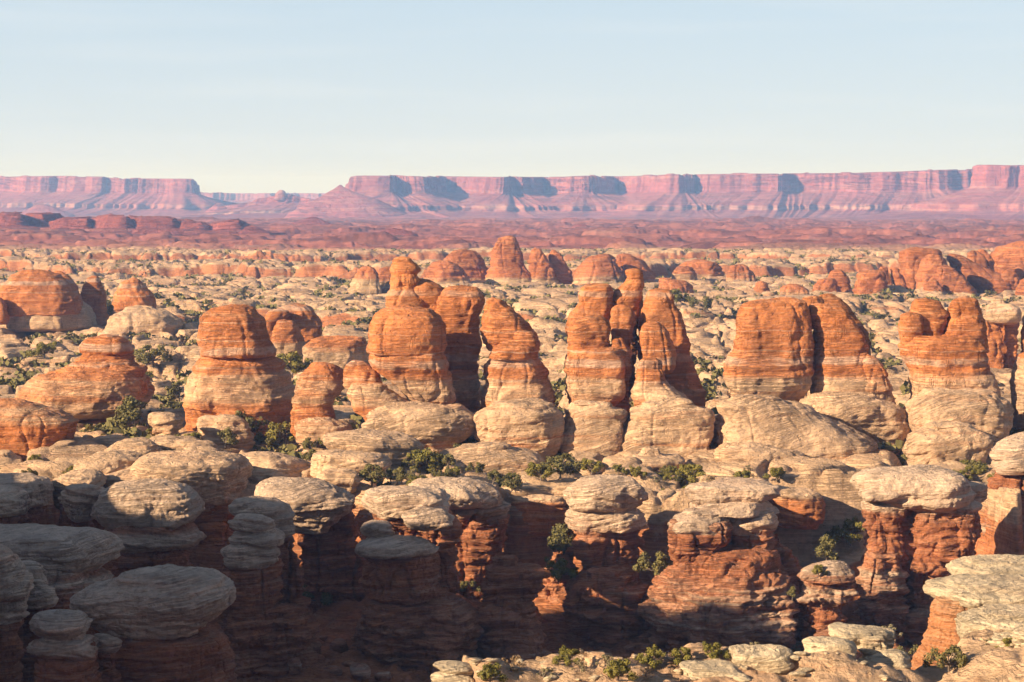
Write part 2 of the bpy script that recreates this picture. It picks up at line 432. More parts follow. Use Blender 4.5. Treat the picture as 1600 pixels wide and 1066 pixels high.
# ------------------------------------------------------------------ the ground: one sheet from the camera's cliff to the horizon
def rows_of_depth():
    ys = []; y = -60.0
    while y < 24000:
        ys.append(y)
        if y < 0: s = 10
        elif y < 150: s = 2.2
        elif y < 300: s = 1.1
        elif y < 700: s = .75
        elif y < 1300: s = .75 + (y - 700) / 600 * 1.25
        elif y < 2600: s = 2.0 + (y - 1300) / 1300 * 3.5
        elif y < 6000: s = 5.5 + (y - 2600) / 3400 * 26
        else: s = 32 + (y - 6000) / 18
        y += s
    return np.array(ys, np.float32)
gy = rows_of_depth()
nu = 1050
gu = np.linspace(-1, 1, nu)
half = .285 * np.maximum(gy, 0) + 30.0
side = np.concatenate([np.linspace(1, 0, 46)[:-1] ** 1.6])
GX = np.concatenate([-(half[:, None] + side[None, :] * (330 + .25 * np.maximum(gy, 0))[:, None]),
                     gu[None, :] * half[:, None],
                     (half[:, None] + side[None, ::-1] * (330 + .25 * np.maximum(gy, 0))[:, None])], 1).astype(np.float32)
GY = np.repeat(gy[:, None], GX.shape[1], 1)

def ground(x, y):
    far1 = sstep(2350, 2750, y + 260 * perlin(x / 700, y / 900, 3.3) + 60 * perlin(x / 110, y / 160, 1.3))
    wx = x + 5 * perlin(x / 17, y / 17, .5) + 16 * perlin(x / 70, y / 70, 2.5)
    wy = y + 5 * perlin(x / 17, y / 17, 7.5) + 16 * perlin(x / 70, y / 70, 9.5)
    # pillowy slickrock: big swells, domes, small humps
    a1, a2, i1 = worley(wx / 62, wy / 88, 1)
    b1, b2, i2 = worley(wx / 25, wy / 30, 5)
    c1, c2, i3 = worley(wx / 8.5, wy / 10, 9)
    big = np.clip(1 - (a1 / .80) ** 3.2, -.3, 1)
    med = np.clip(1 - (b1 / .70) ** 3.4, -.4, 1)
    sml = np.clip(1 - (c1 / .68) ** 3, -.3, 1)
    mid = sstep(560, 760, y)
    amp = .35 + .65 * mid
    farr = sstep(1000, 1500, y)
    hh = amp * (6.5 * big * (.5 + i1)) + (.55 + .45 * mid) * 4.6 * med * (.3 + i2) + (1.25 + 1.3 * farr) * sml * (.2 + i3)
    hh = hh * (1 - .45 * mid)
    u = x * .93 + y * .37; v = y * .93 - x * .37
    sw = 6.2 * fbm(wx / 75, wy / 58, 2.2, 4, .5)
    t2 = 2.7
    hh = hh + mid * (np.floor(sw / t2) * t2 + t2 * sstep(.70, 1.0, sw / t2 - np.floor(sw / t2)))
    jt = np.exp(-(perlin(u / 24, v / 260, 1.1) / .05) ** 2) + .8 * np.exp(-(perlin(v / 34, u / 300, 5.1) / .045) ** 2)
    hh = hh - 2.4 * jt * (.15 + .85 * mid)
    hh = hh * (1 - .42 * sstep(900, 1700, y))
    hh = hh - 5.0 * amp * (1 - .4 * farr) * np.exp(-((a2 - a1) / .05) ** 2) - 2.2 * np.exp(-((b2 - b1) / .06) ** 2)
    th = 1.7
    hw = hh + 1.0 * perlin(x / 12, y / 12, 4.4)
    q = np.floor(hw / th) * th + th * sstep(.25, .95, hw / th - np.floor(hw / th))
    hh = .3 * hh + .7 * (q + hh - hw)
    z = -71.3 + hh + (1 - mid) * 1.2
    gap = np.exp(-((b2 - b1) / .16) ** 2) * sstep(.3, -.2, med) + np.exp(-((a2 - a1) / .10) ** 2)
    soil = np.clip(gap * 1.0 + .45 * jt + .12 * farr + .55 * sstep(.15, -.25, med + .3 * sml) + .35 * perlin(x / 30, y / 30, 8.8) - .30, 0, 1)
    band = .12 + .18 * perlin(x / 90, y / 120, 6.1) + .10 * i2
    # a low escarpment with red walls across the plain
    for (y0, up, sd, thr) in ((1180, 5, 2.2, .1), (1790, 10, 1.1, -.35), (2150, 8, 4.7, -.2)):
        e = y0 + 150 * perlin(x / 420, sd, .3) + 40 * perlin(x / 75, sd, 5.3) + 13 * perlin(x / 19, y / 30, sd)
        on = sstep(thr - .25, thr + .25, perlin(x / 330 + sd, sd * 3, 1.7))
        z = z + on * up * sstep(0, 14, y - e) * (1 - sstep(60, 330, y - e))
        wall = on * sstep(-6, 0, y - e) * (1 - sstep(9, 13, y - e))
        band = np.maximum(band, .85 * wall)
        ft = on * sstep(-55, -30, y - e) * (1 - sstep(-12, -2, y - e))
        soil = np.maximum(soil, .8 * ft)
        z = z - 2.5 * ft
    # deep joints between the fins
    for (xa, ya, xb, yb, wd, dp) in ((37, 500, 58, 640, 3.2, 9), (98, 500, 128, 640, 3.4, 8), (11, 505, 14, 600, 2.2, 7), (-8, 505, -4, 580, 2.0, 6), (-62, 520, -80, 640, 6, 4.5)):
        tt = np.clip((y - ya) / (yb - ya), 0, 1)
        dd = x - (xa + (xb - xa) * tt) + 1.5 * perlin(y / 12, xa, .2)
        z = z - dp * np.exp(-(dd / wd) ** 2) * sstep(ya - 12, ya, y) * (1 - sstep(yb, yb + 20, y))
    # the bench in front of the fins lies a little lower and is sandier
    bench = sstep(452, 470, y) * (1 - sstep(545, 590, y))
    soil = np.clip(soil + .22 * bench * (perlin(x / 22, y / 14, 3.1) + .1), 0, 1)
    # the canyon
    edge = 455 + 8 * perlin(x / 33, .7, .2) + 5 * perlin(x / 11, .3, 4.) + 32 * sstep(50, 60, x) * (1 - sstep(104, 112, x)) - 6 * np.exp(-((x + 30) / 22) ** 2) + 10 * np.exp(-((x + 45) / 14) ** 2) + 14 * np.exp(-((x + 88) / 24) ** 2) + 34 * sstep(112, 122, x)
    dz = edge - y
    fall = .45 * sstep(0, 5, dz + 1.5 * perlin(x / 6, y / 6, 1.)) + .25 * sstep(6, 13, dz + 2 * perlin(x / 8, y / 8, 2.)) + .30 * sstep(12, 40, dz)
    rub = 2.2 * np.abs(fbm(x / 16, y / 16, .9, 4)) + 1.8 * np.clip(1 - (b1 / .6) ** 2, 0, 1) * i2
    floor = -95.5 + 2.3 * rub + 5 * perlin(x / 45, y / 45, 5.5)
    zc = z + (floor - z) * fall
    band = band + (np.where(y < 470, .78 * sstep(.12, .3, fall), 0))
    soil = soil * (1 - fall) + .30 * sstep(.75, 1, fall) * (perlin(x / 9, y / 9, 6.) > .12)
    z = np.where(y < 480, zc, z)
    # near ledge, right of the canyon's mouth
    xl = -6 + 2.5 * perlin(y / 14, .4, .9) - 4 * sstep(188, 170, y)
    yf = 203 + 5 * perlin(x / 9, .2, .8) + 2 * perlin(x / 3, .2, 2.8) + 10 * sstep(28, 50, x)
    near = sstep(xl - 1.5, xl + 2.5, x) * (1 - sstep(yf - 2, yf + 3, y))
    led = -46.2 + 1.1 * np.clip(1 - (c1 / .7) ** 2, -.2, 1) * i3 * 1.6 + .7 * fbm(x / 7, y / 7, .3, 3) + 1.2 * sstep(46, 64, x) - 3.0 * np.exp(-((x - 41) / 5) ** 2) - 3 * sstep(183, 150, y)
    led = led + .4 * np.clip(1 - (worley(x / 3.4, y / 3.4, 4)[0] / .6) ** 2.5, 0, 1) + .35 * fbm(x / 1.6, y / 1.6, 6.3, 2)
    z = np.where(y < 260, z + (led - z) * near, z)
    band = np.where(y < 260, band + (.15 - band) * near, band)
    soil = np.where(y < 260, soil * (1 - near) + near * np.clip(.42 + .9 * perlin(x / 6, y / 6, 4.) - .5 * np.clip(1 - (c1 / .7) ** 2, 0, 1), 0, 1), soil)
    # the cliff the camera stands on
    cl = 1 - sstep(5, 17, y + 2 * perlin(x / 8, .3, .5))
    z = np.where(y < 60, z + (-1.7 + .25 * perlin(x / 5, y / 5, 1.) - z) * cl, z)
    # ridge outside the left of the frame: it keeps the sun out of the canyon's near end
    crest = np.interp(y, [20, 90, 140, 170, 215, 246, 264, 290, 310, 330, 355, 373, 390, 420, 448, 506, 600, 700], [-90, -25, 8, 25, 33, 36, 30, 19, 8, -4, -3, -15, -16, -28, -36, -46, -60, -70])
    crest = crest + 2.2 * perlin(y / 17, .3, .3) + 1.0 * perlin(y / 5, .3, 2.3)
    rr = sstep(-176, -196, x) * (1 - sstep(-260, -330, x))
    zr = crest + 3 * fbm(x / 20, y / 20, 3., 3)
    z = np.where((y > 20) & (y < 700) & (x < -150), np.maximum(z, z + (zr - z) * rr), z)
    # the far plain: red benches stepping down to the foot of the mesas
    zf = -67 - 31 * np.clip((y - 2600) / 6400, 0, 1.3)
    rg = fbm(x / 620, y / 240, 2.2, 5, .55)
    tb = rg * 16
    st = 6.0
    tq = np.floor(tb / st) * st + st * sstep(.35, .6, tb / st - np.floor(tb / st))
    zf = zf + (tq + 2 * perlin(x / 60, y / 60, 1.)) * (1 - .55 * sstep(5200, 8200, y))
    r2 = fbm(x / 130, y / 75, 7.2, 3, .55) * 7
    zf = zf + 1.6 * (np.floor(r2 / 2) * 2 + 2 * sstep(.72, 1., r2 / 2 - np.floor(r2 / 2))) * (1 - .6 * sstep(5200, 8200, y))
    kn = np.clip(fbm(x / 150, y / 120, 6.3, 3) - .42, 0, 1)
    zf = zf + 7 * kn * (1 - sstep(4200, 6500, y))
    z = z * (1 - far1) + zf * far1
    return z.astype(np.float32), band.astype(np.float32), (soil * (1 - far1)).astype(np.float32), far1.astype(np.float32)

GZ = np.empty_like(GX); GB = np.empty_like(GX); GS = np.empty_like(GX); GP = np.empty_like(GX)
for i0 in range(0, GX.shape[0], 200):
    s = slice(i0, i0 + 200)
    GZ[s], GB[s], GS[s], GP[s] = ground(GX[s], GY[s])
gv = np.stack([GX, GY, GZ], -1).reshape(-1, 3)
g_o = link('ground', mesh_from('ground', gv, grid_faces(*GX.shape)[:, ::-1], M_ground, {'band': GB, 'soil': GS, 'plain': GP}))
tag(g_o, 'rolling pale slickrock plain with canyon, running out to a red desert floor', None, None, 'structure')
def ground_z(x, y):
    return float(ground(np.array([[x]], np.float32), np.array([[y]], np.float32))[0][0, 0])
_marchY = np.concatenate([np.arange(150, 700, .5), np.arange(700, 2600, 1.5)])
def hit(px, py, ymin=150):
    """the point of the ground behind a pixel of the photograph"""
    Y = _marchY[_marchY >= ymin]
    x, z = at(px, py, Y)
    g = ground(x[None].astype(np.float32), Y[None].astype(np.float32))[0][0]
    k = np.argmax(g >= z)
    return float(x[k]), float(Y[k]), float(g[k])
# ------------------------------------------------------------------ the fins and towers on the bench
DOM = dict(asp=.9, A=.95, ledge=.13, crack=.2)
PIL = dict(asp=.75, A=1.1, ledge=.2, crack=.2, dip=.15, block=.18, n=3.0, up=1.5, sink=9)
def O(base, **k):
    d = dict(base); d.update(k); return d
rock('rock_tower', 'tall round-headed red tower, widest left of the central fins, with a flaring striped foot', 'rock tower', [
    ('head', 592, [(476,354,368,1),(479,340,382,1),(483,328,392,1),(489,318,400,1),(497,312,407,1),(510,309,414,1),(530,308,421,1),(546,307,427,1),(555,309,428,.95),(561,316,426,.7)], O(DOM, n=2.4, lump=.03)),
    ('pedestal', 594, [(557,316,426,.75),(564,314,430,.8),(572,307,437,.85),(582,299,444,.6),(592,294,450,.4),(606,288,459,.4),(620,284,465,.35),(632,284,467,.5),(640,290,464,.9),(652,293,460,.95)], O(DOM, up=1, sink=6, ledge=.4, lump=.03))])
rock('rock_tower', 'squat tower with a smooth pinkish dome on a broad stepped foot', 'rock tower', [
    ('dome', 606, [(525,152,180,.9),(530,137,196,.85),(540,129,205,.85),(550,127,209,.8),(553,129,208,.8)], O(DOM)),
    ('neck', 606, [(553,130,206,.75),(558,126,210,.9),(575,116,214,.85),(592,105,222,.8),(600,96,225,.8)], O(DOM, up=2, sink=4, ledge=.5)),
    ('step', 600, [(573,112,206,.9),(578,96,216,.9),(588,84,222,.85),(600,76,226,.8)], O(DOM, A=1.3, up=1, sink=4, ledge=.4, block=.5, n=3.2)),
    ('apron', 595, [(588,78,214,.7),(597,60,226,.45),(608,48,232,.4),(620,39,235,.55),(633,33,236,.35),(644,33,233,.3),(651,42,212,.3),(658,66,192,.35)], O(DOM, A=1.3, up=.5, block=.4, n=3.0)),
    ('plinth', 594, [(655,64,200,.8),(668,92,190,.9),(692,110,186,.9)], O(DOM, sink=6, crack=.7))])
rock('rock_shelf', 'flat shelf with a pale tilted top and a red streaked front edge', 'rock shelf', [
    ('rock_shelf', 533, [(626,-70,20,.6),(638,-95,66,.5),(650,-110,104,.4),(660,-115,122,0.45),(667,-116,124,.7),(672,-114,121,.95),(690,-110,116,1),(698,-110,116,.7)], O(DOM, asp=.5, sink=5, n=3.2, crack=.3, ledge=.3))])
rock('rock_tower', 'short banded tower standing alone like a skittle, with a red foot', 'rock tower', [
    ('head', 560, [(568,494,516,.9),(574,482,528,.95),(583,473,535,.8),(594,467,537,0.45),(607,460,539,0.40),(617,459,534,.4),(621,463,528,.5)], O(DOM, asp=1.1)),
    ('foot', 555, [(619,463,522,0.45),(625,455,521,0.35),(632,455,520,0.35),(637,459,518,.6),(644,457,521,.95),(657,456,525,.95)], O(DOM, up=2, sink=5)),
    ('pillow', 550, [(656,475,520,0.30),(664,464,545,0.30),(676,466,552,0.30)], O(DOM, sink=4, up=.5))])
rock('rock_dome', 'small pointed red dome with a pale skirt, against the big rounded fin', 'rock dome', [
    ('crown', 549, [(566,553,568,.95),(571,545,578,.95),(580,539,587,.9),(592,536,594,.45),(605,538,600,0.35),(620,546,606,0.35)], O(DOM)),
    ('skirt', 543, [(612,548,606,0.30),(622,549,624,0.30),(632,551,640,0.35),(636,553,650,.5),(646,560,662,.95),(655,575,664,.9)], O(DOM, sink=5, up=1.5))])
rock('rock_fin', 'bulging three-lobed red fin crowned by a duck-headed knob', 'rock fin', [
    ('knob', 566, [(402,620,637,1),(404,616,642,1),(408,614,643,1),(411,614,646,1),(415,613,653,1),(421,616,656,1),(427,620,654,1),(431,622,645,1)], O(DOM, A=.35, lump=.03)),
    ('neck', 566, [(419,610,648,1),(432,609,652,1),(442,608,655,1),(452,608,650,1),(464,606,660,1),(474,606,665,1),(484,606,672,.9),(500,600,690,.9)], O(DOM, up=1.5, sink=8)),
    ('shoulder', 568, [(437,640,664,1),(443,636,684,1),(452,636,696,1),(464,638,701,1),(480,640,704,.95),(500,645,704,.9)], O(DOM, sink=6, lump=.03)),
    ('ridge', 580, [(440,648,664,1),(447,646,686,1),(456,645,698,1),(468,645,700,1),(485,645,705,1)], O(DOM, sink=14, asp=.6)),
    ('lobe', 545, [(480,612,655,1),(484,597,678,1),(494,583,689,1),(508,574,695,1),(525,571,697,1),(542,571,697,1),(553,574,696,1),(556,577,694,.9)], O(DOM, n=3.0)),
    ('skirt', 545, [(556,576,694,.65),(562,573,696,.7),(572,575,700,.85),(584,592,703,.95),(592,606,706,0.40),(604,617,712,0.30),(616,625,718,0.30),(628,636,716,0.30),(635,650,706,.5),(642,664,694,.95),(652,668,690,.95)], O(DOM, up=1.5, sink=6, n=3.0)),
    ('lobe', 566, [(447,706,736,1),(451,694,747,1),(460,684,755,1),(472,679,757,1),(480,679,755,.9),(484,679,754,1),(510,680,750,1),(550,686,748,1),(580,690,748,.9),(600,692,748,.4),(622,696,748,0.40),(640,700,746,.8)], O(DOM, sink=6, n=3.0)),
    ('shoulder', 558, [(582,698,742,.8),(592,690,748,0.40),(606,690,750,0.30),(622,694,748,0.40),(632,700,744,.8),(645,702,740,.9)], O(DOM, sink=6))])
rock('rock_tower', 'spindle-shaped red tower pinched at its waist, on a pale skirt', 'rock tower', [
    ('head', 552, [(465,762,778,1),(469,758,784,1),(477,757,791,.9),(482,755,796,1),(492,751,806,1),(506,749,822,1),(520,750,836,1),(532,752,842,1),(542,757,842,1),(550,764,838,1)], O(DOM, A=1.1)),
    ('overhang', 546, [(517,806,824,1),(523,800,836,1),(533,798,843,1),(544,806,842,1),(553,818,838,1)], O(DOM, A=.7)),
    ('waist', 547, [(528,790,815,1),(538,776,830,1),(548,768,836,1),(556,764,838,.9)], O(DOM, up=1.5, sink=1)),
    ('skirt', 548, [(556,766,838,.7),(562,764,840,.75),(572,758,846,.95),(584,753,852,.95),(592,751,855,.5),(600,757,857,0.30),(609,751,862,0.30),(620,749,866,0.25),(628,750,868,0.30),(634,753,866,.7),(644,756,864,.8)], O(DOM, up=1.5, sink=5, n=3.0))])
rock('rock_fin', 'clustered red spires with a tall chimney-like finger', 'rock fin', [
    ('spire', 566, [(445,920,944,1),(449,911,952,1),(457,908,956,.9),(460,907,956,.6),(465,906,956,1),(476,903,955,1),(486,896,954,1),(500,887,953,1),(520,885,953,1),(560,885,955,.9),(600,885,965,.4),(640,890,975,.6)], O(DOM, sink=6)),
    ('lobe', 550, [(494,920,940,1),(499,908,947,1),(508,895,952,.95),(520,887,953,1),(540,885,953,1),(553,886,954,1),(557,887,955,.9)], O(DOM, n=3.0)),
    ('spire', 568, [(423,981,996,1),(425,978,1000,.9),(428,979,1000,1),(438,977,1003,1),(446,970,1006,1),(456,962,1007,.95),(462,960,1006,.55),(467,957,1006,1),(485,954,1004,1),(510,953,1000,1),(560,955,994,1),(600,960,988,.6),(640,965,986,.6)], O(DOM, sink=6, n=3.0)),
    ('lobe', 560, [(477,962,980,1),(483,955,986,1),(495,953,989,1),(510,954,989,1),(525,957,986,1),(560,960,986,1)], O(DOM, sink=8)),
    ('lobe', 549, [(526,957,970,1),(532,953,976,1),(544,951,981,1),(556,951,984,1),(575,952,985,1),(590,955,985,.9),(620,960,984,.5)], O(DOM, sink=8)),
    ('skirt', 548, [(556,886,975,.7),(562,884,978,.7),(572,883,981,.95),(583,882,982,.9),(589,884,981,0.40),(602,884,981,0.25),(616,886,980,0.25),(626,890,976,0.40),(631,891,970,.85),(644,893,962,.9)], O(DOM, up=2, sink=5, n=3.4))])
rock('rock_fin', 'sloping red fin with a rounded slab leaning on its front', 'rock fin', [
    ('spire', 565, [(451,1021,1035,1),(454,1013,1044,1),(459,1010,1048,.6),(466,1009,1050,.6),(472,1007,1050,1),(482,1005,1055,1),(498,1001,1064,1),(515,1000,1070,1),(540,1000,1075,1),(565,1000,1080,.95),(590,1000,1088,.9),(606,1000,1094,.5),(625,1000,1099,.6),(642,1000,1100,.9)], O(DOM, sink=5)),
    ('slab', 551, [(503,1014,1028,1),(508,1004,1036,1),(518,999,1043,1),(532,997,1049,1),(548,998,1053,1),(562,1001,1054,1)], O(DOM, sink=4, A=.6)),
    ('lobe', 541, [(561,1002,1030,.95),(565,996,1035,.95),(578,995,1036,1),(592,994,1038,.95),(598,994,1042,0.40),(606,990,1054,0.25),(616,988,1066,0.25),(626,989,1082,0.30),(632,991,1082,.6),(642,992,1070,.9)], O(DOM, sink=5, n=3.0, up=.6))])
rock('rock_fin', 'massive split red fin divided by a black vertical crack', 'rock fin', [
    ('half', 555, [(467,1194,1246,.9),(471,1174,1258,.95),(478,1161,1262,1),(490,1152,1265,1),(508,1148,1267,1),(530,1147,1268,1),(545,1146,1268,1),(551,1146,1268,.7),(556,1144,1268,.7),(564,1139,1269,.95),(576,1133,1269,.95),(584,1131,1269,.9),(590,1128,1268,0.40),(600,1127,1267,0.22),(608,1130,1264,0.25),(613,1134,1258,0.40),(622,1135,1252,0.45),(632,1140,1248,0.40)], O(DOM, sink=5, n=3.6, asp=.75)),
    ('half', 557, [(476,1272,1300,1),(480,1266,1316,1),(490,1264,1328,1),(504,1266,1340,1),(520,1268,1349,1),(540,1270,1355,1),(551,1270,1358,.7),(556,1271,1360,.7),(564,1272,1366,.95),(576,1272,1378,.95),(584,1272,1386,.9),(590,1272,1391,0.40),(602,1272,1397,0.22),(612,1272,1397,0.40),(622,1273,1398,0.25),(636,1275,1400,0.40)], O(DOM, sink=5, n=3.4, asp=.75)),
    ('crest', 580, [(460,1284,1300,.8),(464,1279,1308,.95),(474,1276,1316,1),(486,1280,1332,1),(500,1285,1345,1),(530,1290,1356,1)], O(DOM, sink=20, asp=.6)),
    ('crest', 566, [(464,1258,1276,.8),(467,1253,1283,.8),(474,1252,1286,.95),(482,1254,1284,1)], O(DOM, sink=6)),
    ('buttress', 551, [(554,1352,1360,.9),(560,1348,1370,.9),(570,1346,1380,.95),(580,1348,1386,.95),(588,1350,1390,.4)], O(DOM, sink=5))])
rock('rock_fin', 'twin-humped red fin with a deep notch between its humps', 'rock fin', [
    ('hump', 556, [(466,1436,1456,1),(470,1428,1466,1),(480,1422,1471,1),(490,1420,1473,1),(505,1424,1474,1),(522,1424,1473,1),(536,1424,1471,1)], O(DOM, sink=3)),
    ('lobe', 553, [(491,1413,1436,1),(495,1408,1441,1),(506,1404,1442,1),(520,1403,1442,1),(532,1406,1440,1),(540,1410,1438,1)], O(DOM, A=.5, sink=3)),
    ('hump', 556, [(464,1501,1518,1),(468,1491,1527,1),(478,1483,1532,1),(492,1478,1535,1),(508,1475,1540,1),(524,1474,1542,1),(538,1474,1541,1)], O(DOM, sink=3)),
    ('skirt', 553, [(536,1416,1538,.9),(544,1413,1540,.95),(552,1414,1541,.8),(560,1416,1542,.7),(570,1420,1543,.95),(578,1423,1546,.9),(584,1425,1549,0.40),(600,1427,1556,0.25),(612,1429,1560,0.30),(622,1430,1562,0.40),(634,1424,1568,0.30)], O(DOM, up=2, sink=5, n=3.0, asp=.7))])
rock('rock_fin', 'fin cut off by the right edge of the picture, its left flank in shade', 'rock fin', [
    ('rock_fin', 553, [(548,1604,1660,1),(556,1596,1670,1),(566,1590,1676,.9),(574,1588,1680,0.40),(595,1583,1682,0.25),(612,1580,1682,0.30),(640,1584,1690,0.30),(672,1588,1690,0.40),(690,1590,1690,.6)], O(DOM, sink=5))])
# pale pillows at the foot of the fins
rock('rock_pillow', 'low pale pillow of rock below the duck-headed fin', 'rock pillow', [
    ('rock_pillow', 528, [(646,590,725,0.21),(653,572,738,0.16),(664,566,742,0.16),(678,572,738,0.21),(690,585,725,.25),(704,620,705,.3)], O(PIL))])
rock('rock_pillow', 'stepped pale pillow below the spindle-shaped tower', 'rock pillow', [
    ('bed', 527, [(640,760,868,0.16),(646,746,878,0.16),(660,740,882,0.21),(676,741,882,0.21),(692,748,880,0.26),(706,762,876,.25),(720,780,866,.3)], O(PIL)),
    ('bed', 503, [(706,715,800,0.16),(713,694,836,0.16),(724,686,850,0.21),(736,687,848,0.26),(748,700,838,.3)], O(PIL, sink=5))])
rock('rock_pillow', 'narrow pale pillow under the clustered spires', 'rock pillow', [
    ('rock_pillow', 528, [(638,890,958,0.16),(644,884,978,0.16),(656,884,981,0.21),(672,881,979,0.21),(690,877,972,0.21),(706,876,969,0.26),(718,878,967,.35),(732,882,964,.4)], O(PIL, n=3.4))])
rock('rock_pillow', 'broad smooth pale pillow under the sloping fin, a slab at its foot', 'rock pillow', [
    ('bed', 528, [(637,998,1085,0.16),(643,986,1108,0.16),(654,982,1113,0.21),(672,979,1112,0.21),(692,973,1111,0.21),(712,970,1108,0.26),(726,970,1102,.3),(740,971,1095,.3)], O(PIL, n=3.4)),
    ('slab', 505, [(711,1000,1035,0.11),(716,986,1060,0.11),(724,979,1074,0.16),(730,980,1072,.6),(735,975,1062,.25),(744,972,1058,.7),(750,974,1055,.5)], O(PIL, sink=4))])
rock('rock_pillow', 'widest pale pillow, overhanging small red piers, under the split fin', 'rock pillow', [
    ('bed', 526, [(628,1140,1226,0.16),(634,1120,1248,0.16),(648,1117,1272,0.16),(664,1117,1302,0.16),(680,1116,1336,0.16),(692,1114,1358,0.21),(704,1113,1368,0.21),(714,1114,1366,0.21),(722,1115,1345,0.26),(729,1122,1310,.4)], O(PIL, sink=0, up=1, asp=.6)),
    ('bed', 512, [(699,1125,1205,0.11),(706,1116,1238,0.11),(716,1113,1250,0.16),(724,1114,1246,0.21),(730,1122,1220,.3)], O(PIL, sink=0, up=.5)),
    ('pier', 519, [(728,1118,1168,.4),(740,1112,1168,.35),(752,1113,1166,.7),(764,1118,1164,.8)], O(PIL, up=3, sink=6, crack=.6)),
    ('pier', 519, [(729,1180,1218,.3),(738,1178,1216,.4),(750,1180,1212,.9),(766,1184,1208,.95)], O(PIL, up=3, sink=6, crack=.6)),
    ('pier', 520, [(729,1228,1258,.3),(738,1222,1256,.3),(748,1223,1256,.8),(768,1226,1256,.95)], O(PIL, up=3, sink=6, crack=.6)),
    ('pier', 522, [(726,1276,1350,.25),(740,1272,1345,.3),(748,1271,1338,.85),(772,1270,1334,.95)], O(PIL, up=3, sink=6, crack=.6, ledge=.5))])
rock('rock_pillow', 'tilted pale pillow sloping right into the dark joint beside the split fin', 'rock pillow', [
    ('rock_pillow', 543, [(626,1262,1370,0.16),(632,1250,1392,0.16),(644,1254,1408,0.16),(658,1272,1416,0.21),(674,1300,1420,0.21),(688,1330,1418,0.26),(700,1352,1412,.3),(712,1370,1404,.4)], O(PIL))])
rock('rock_pillow', 'pale pillow with an overhung red foot below the twin-humped fin', 'rock pillow', [
    ('bed', 533, [(622,1445,1558,0.16),(632,1426,1574,0.16),(646,1421,1580,0.16),(664,1422,1580,0.21),(680,1424,1574,0.26),(694,1424,1564,0.26)], O(PIL, sink=3)),
    ('cap', 518, [(672,1440,1520,0.11),(682,1424,1540,0.11),(698,1414,1546,0.16),(710,1412,1540,0.16),(719,1416,1532,0.21),(725,1425,1526,.3)], O(PIL, sink=0)),
    ('foot', 518, [(724,1420,1538,0.26),(734,1421,1542,.3),(744,1428,1543,.8),(758,1438,1542,.95)], O(PIL, up=2, sink=9, crack=.6))])
# ------------------------------------------------------------------ red domes farther back
rock('rock_dome', 'long red dome pocked with holes, its right end in shade', 'rock dome', [
    ('body', 1050, [(425,46,80,1),(429,28,88,1),(438,18,98,1),(450,10,112,1),(462,4,122,1),(472,2,128,1),(478,6,130,.7)], O(DOM, A=1.2, sink=6)),
    ('spur', 1064, [(424,88,100,1),(430,82,110,1),(440,80,118,1),(455,84,124,1),(478,90,130,1)], O(DOM, sink=6)),
    ('plinth', 1055, [(476,20,134,.2),(484,10,142,.15),(494,4,145,.15)], O(DOM, up=2, sink=8))])
rock('rock_dome', 'shaded pointed red dome standing close behind the pocked one', 'rock dome', [
    ('rock_dome', 1072, [(431,141,150,1),(437,134,156,1),(448,128,161,1),(462,126,165,1),(478,127,166,1),(492,130,166,1)], O(DOM, sink=8))])
rock('rock_dome', 'small red dome with a hollow in its side, alone on a pale mound', 'rock dome', [
    ('crown', 1010, [(434,205,213,1),(438,196,220,1),(444,186,226,1),(456,183,232,1),(470,180,238,1),(480,179,241,1),(486,180,242,.7)], O(DOM, A=1.0)),
    ('mound', 985, [(482,192,240,.2),(490,176,262,.15),(500,168,276,.15),(512,166,281,.15),(526,150,278,.2),(545,145,270,.25)], O(DOM, up=1, sink=9, A=1.3))])
rock('rock_dome', 'corner of a red dome at the left edge beside the pocked dome', 'rock dome', [
    ('rock_dome', 1030, [(464,-12,2,1),(470,-20,8,1),(478,-24,12,1),(486,-26,12,.8)], O(DOM, sink=7))])
rock('rock_arch', 'red rock with a hooded arch over a rounded buttress', 'rock arch', [
    ('hood', 815, [(477,452,480,1),(481,440,490,1),(488,432,495,1),(500,428,499,1),(512,426,502,1),(520,428,502,1)], O(DOM, sink=12, A=1.1)),
    ('arm', 805, [(483,426,446,1),(487,418,452,1),(496,412,452,1),(506,410,440,1),(516,412,432,1),(528,418,430,1)], O(DOM, sink=5, A=.6)),
    ('buttress', 796, [(500,434,455,1),(505,431,462,1),(515,429,468,.95),(522,427,470,.6),(532,424,474,.9),(537,422,476,.4),(548,421,474,.15),(565,420,468,.15)], O(DOM, sink=6))])
rock('rock_dome', 'low swell of pale rock with a red cap, beside the hooded arch', 'rock dome', [
    ('rock_dome', 770, [(528,520,565,.8),(533,490,572,.85),(542,478,574,.55),(555,472,576,.2),(572,470,576,.15)], O(DOM, sink=7, A=1.2))])
FAR = dict(asp=.8, A=1.1, ledge=.35, crack=.5)
def dome(label, D, rows, **k):
    rock('rock_dome', label, 'rock dome', [('rock_dome', D, rows, O(FAR, sink=9, **k))], M_dome)
dome('low red cap of rock left of the duck-headed knob', 1420, [(418,562,582,1),(422,556,588,1),(430,553,592,.9),(436,551,594,.4),(444,548,596,.1)])
dome('red stub just behind the duck-headed knob', 1440, [(417,598,612,1),(422,594,616,1),(432,590,618,1),(440,590,618,.4)])
dome('broad red hump left of the tall peaked spire', 1640, [(391,716,738,1),(394,706,746,1),(402,697,752,1),(412,690,758,1),(422,686,764,1),(432,682,768,.9),(437,680,770,.3)])
dome('low red shoulder in front of the broad hump', 1590, [(408,682,700,1),(413,672,712,1),(422,668,724,1),(432,666,732,.9),(437,664,736,.3)])
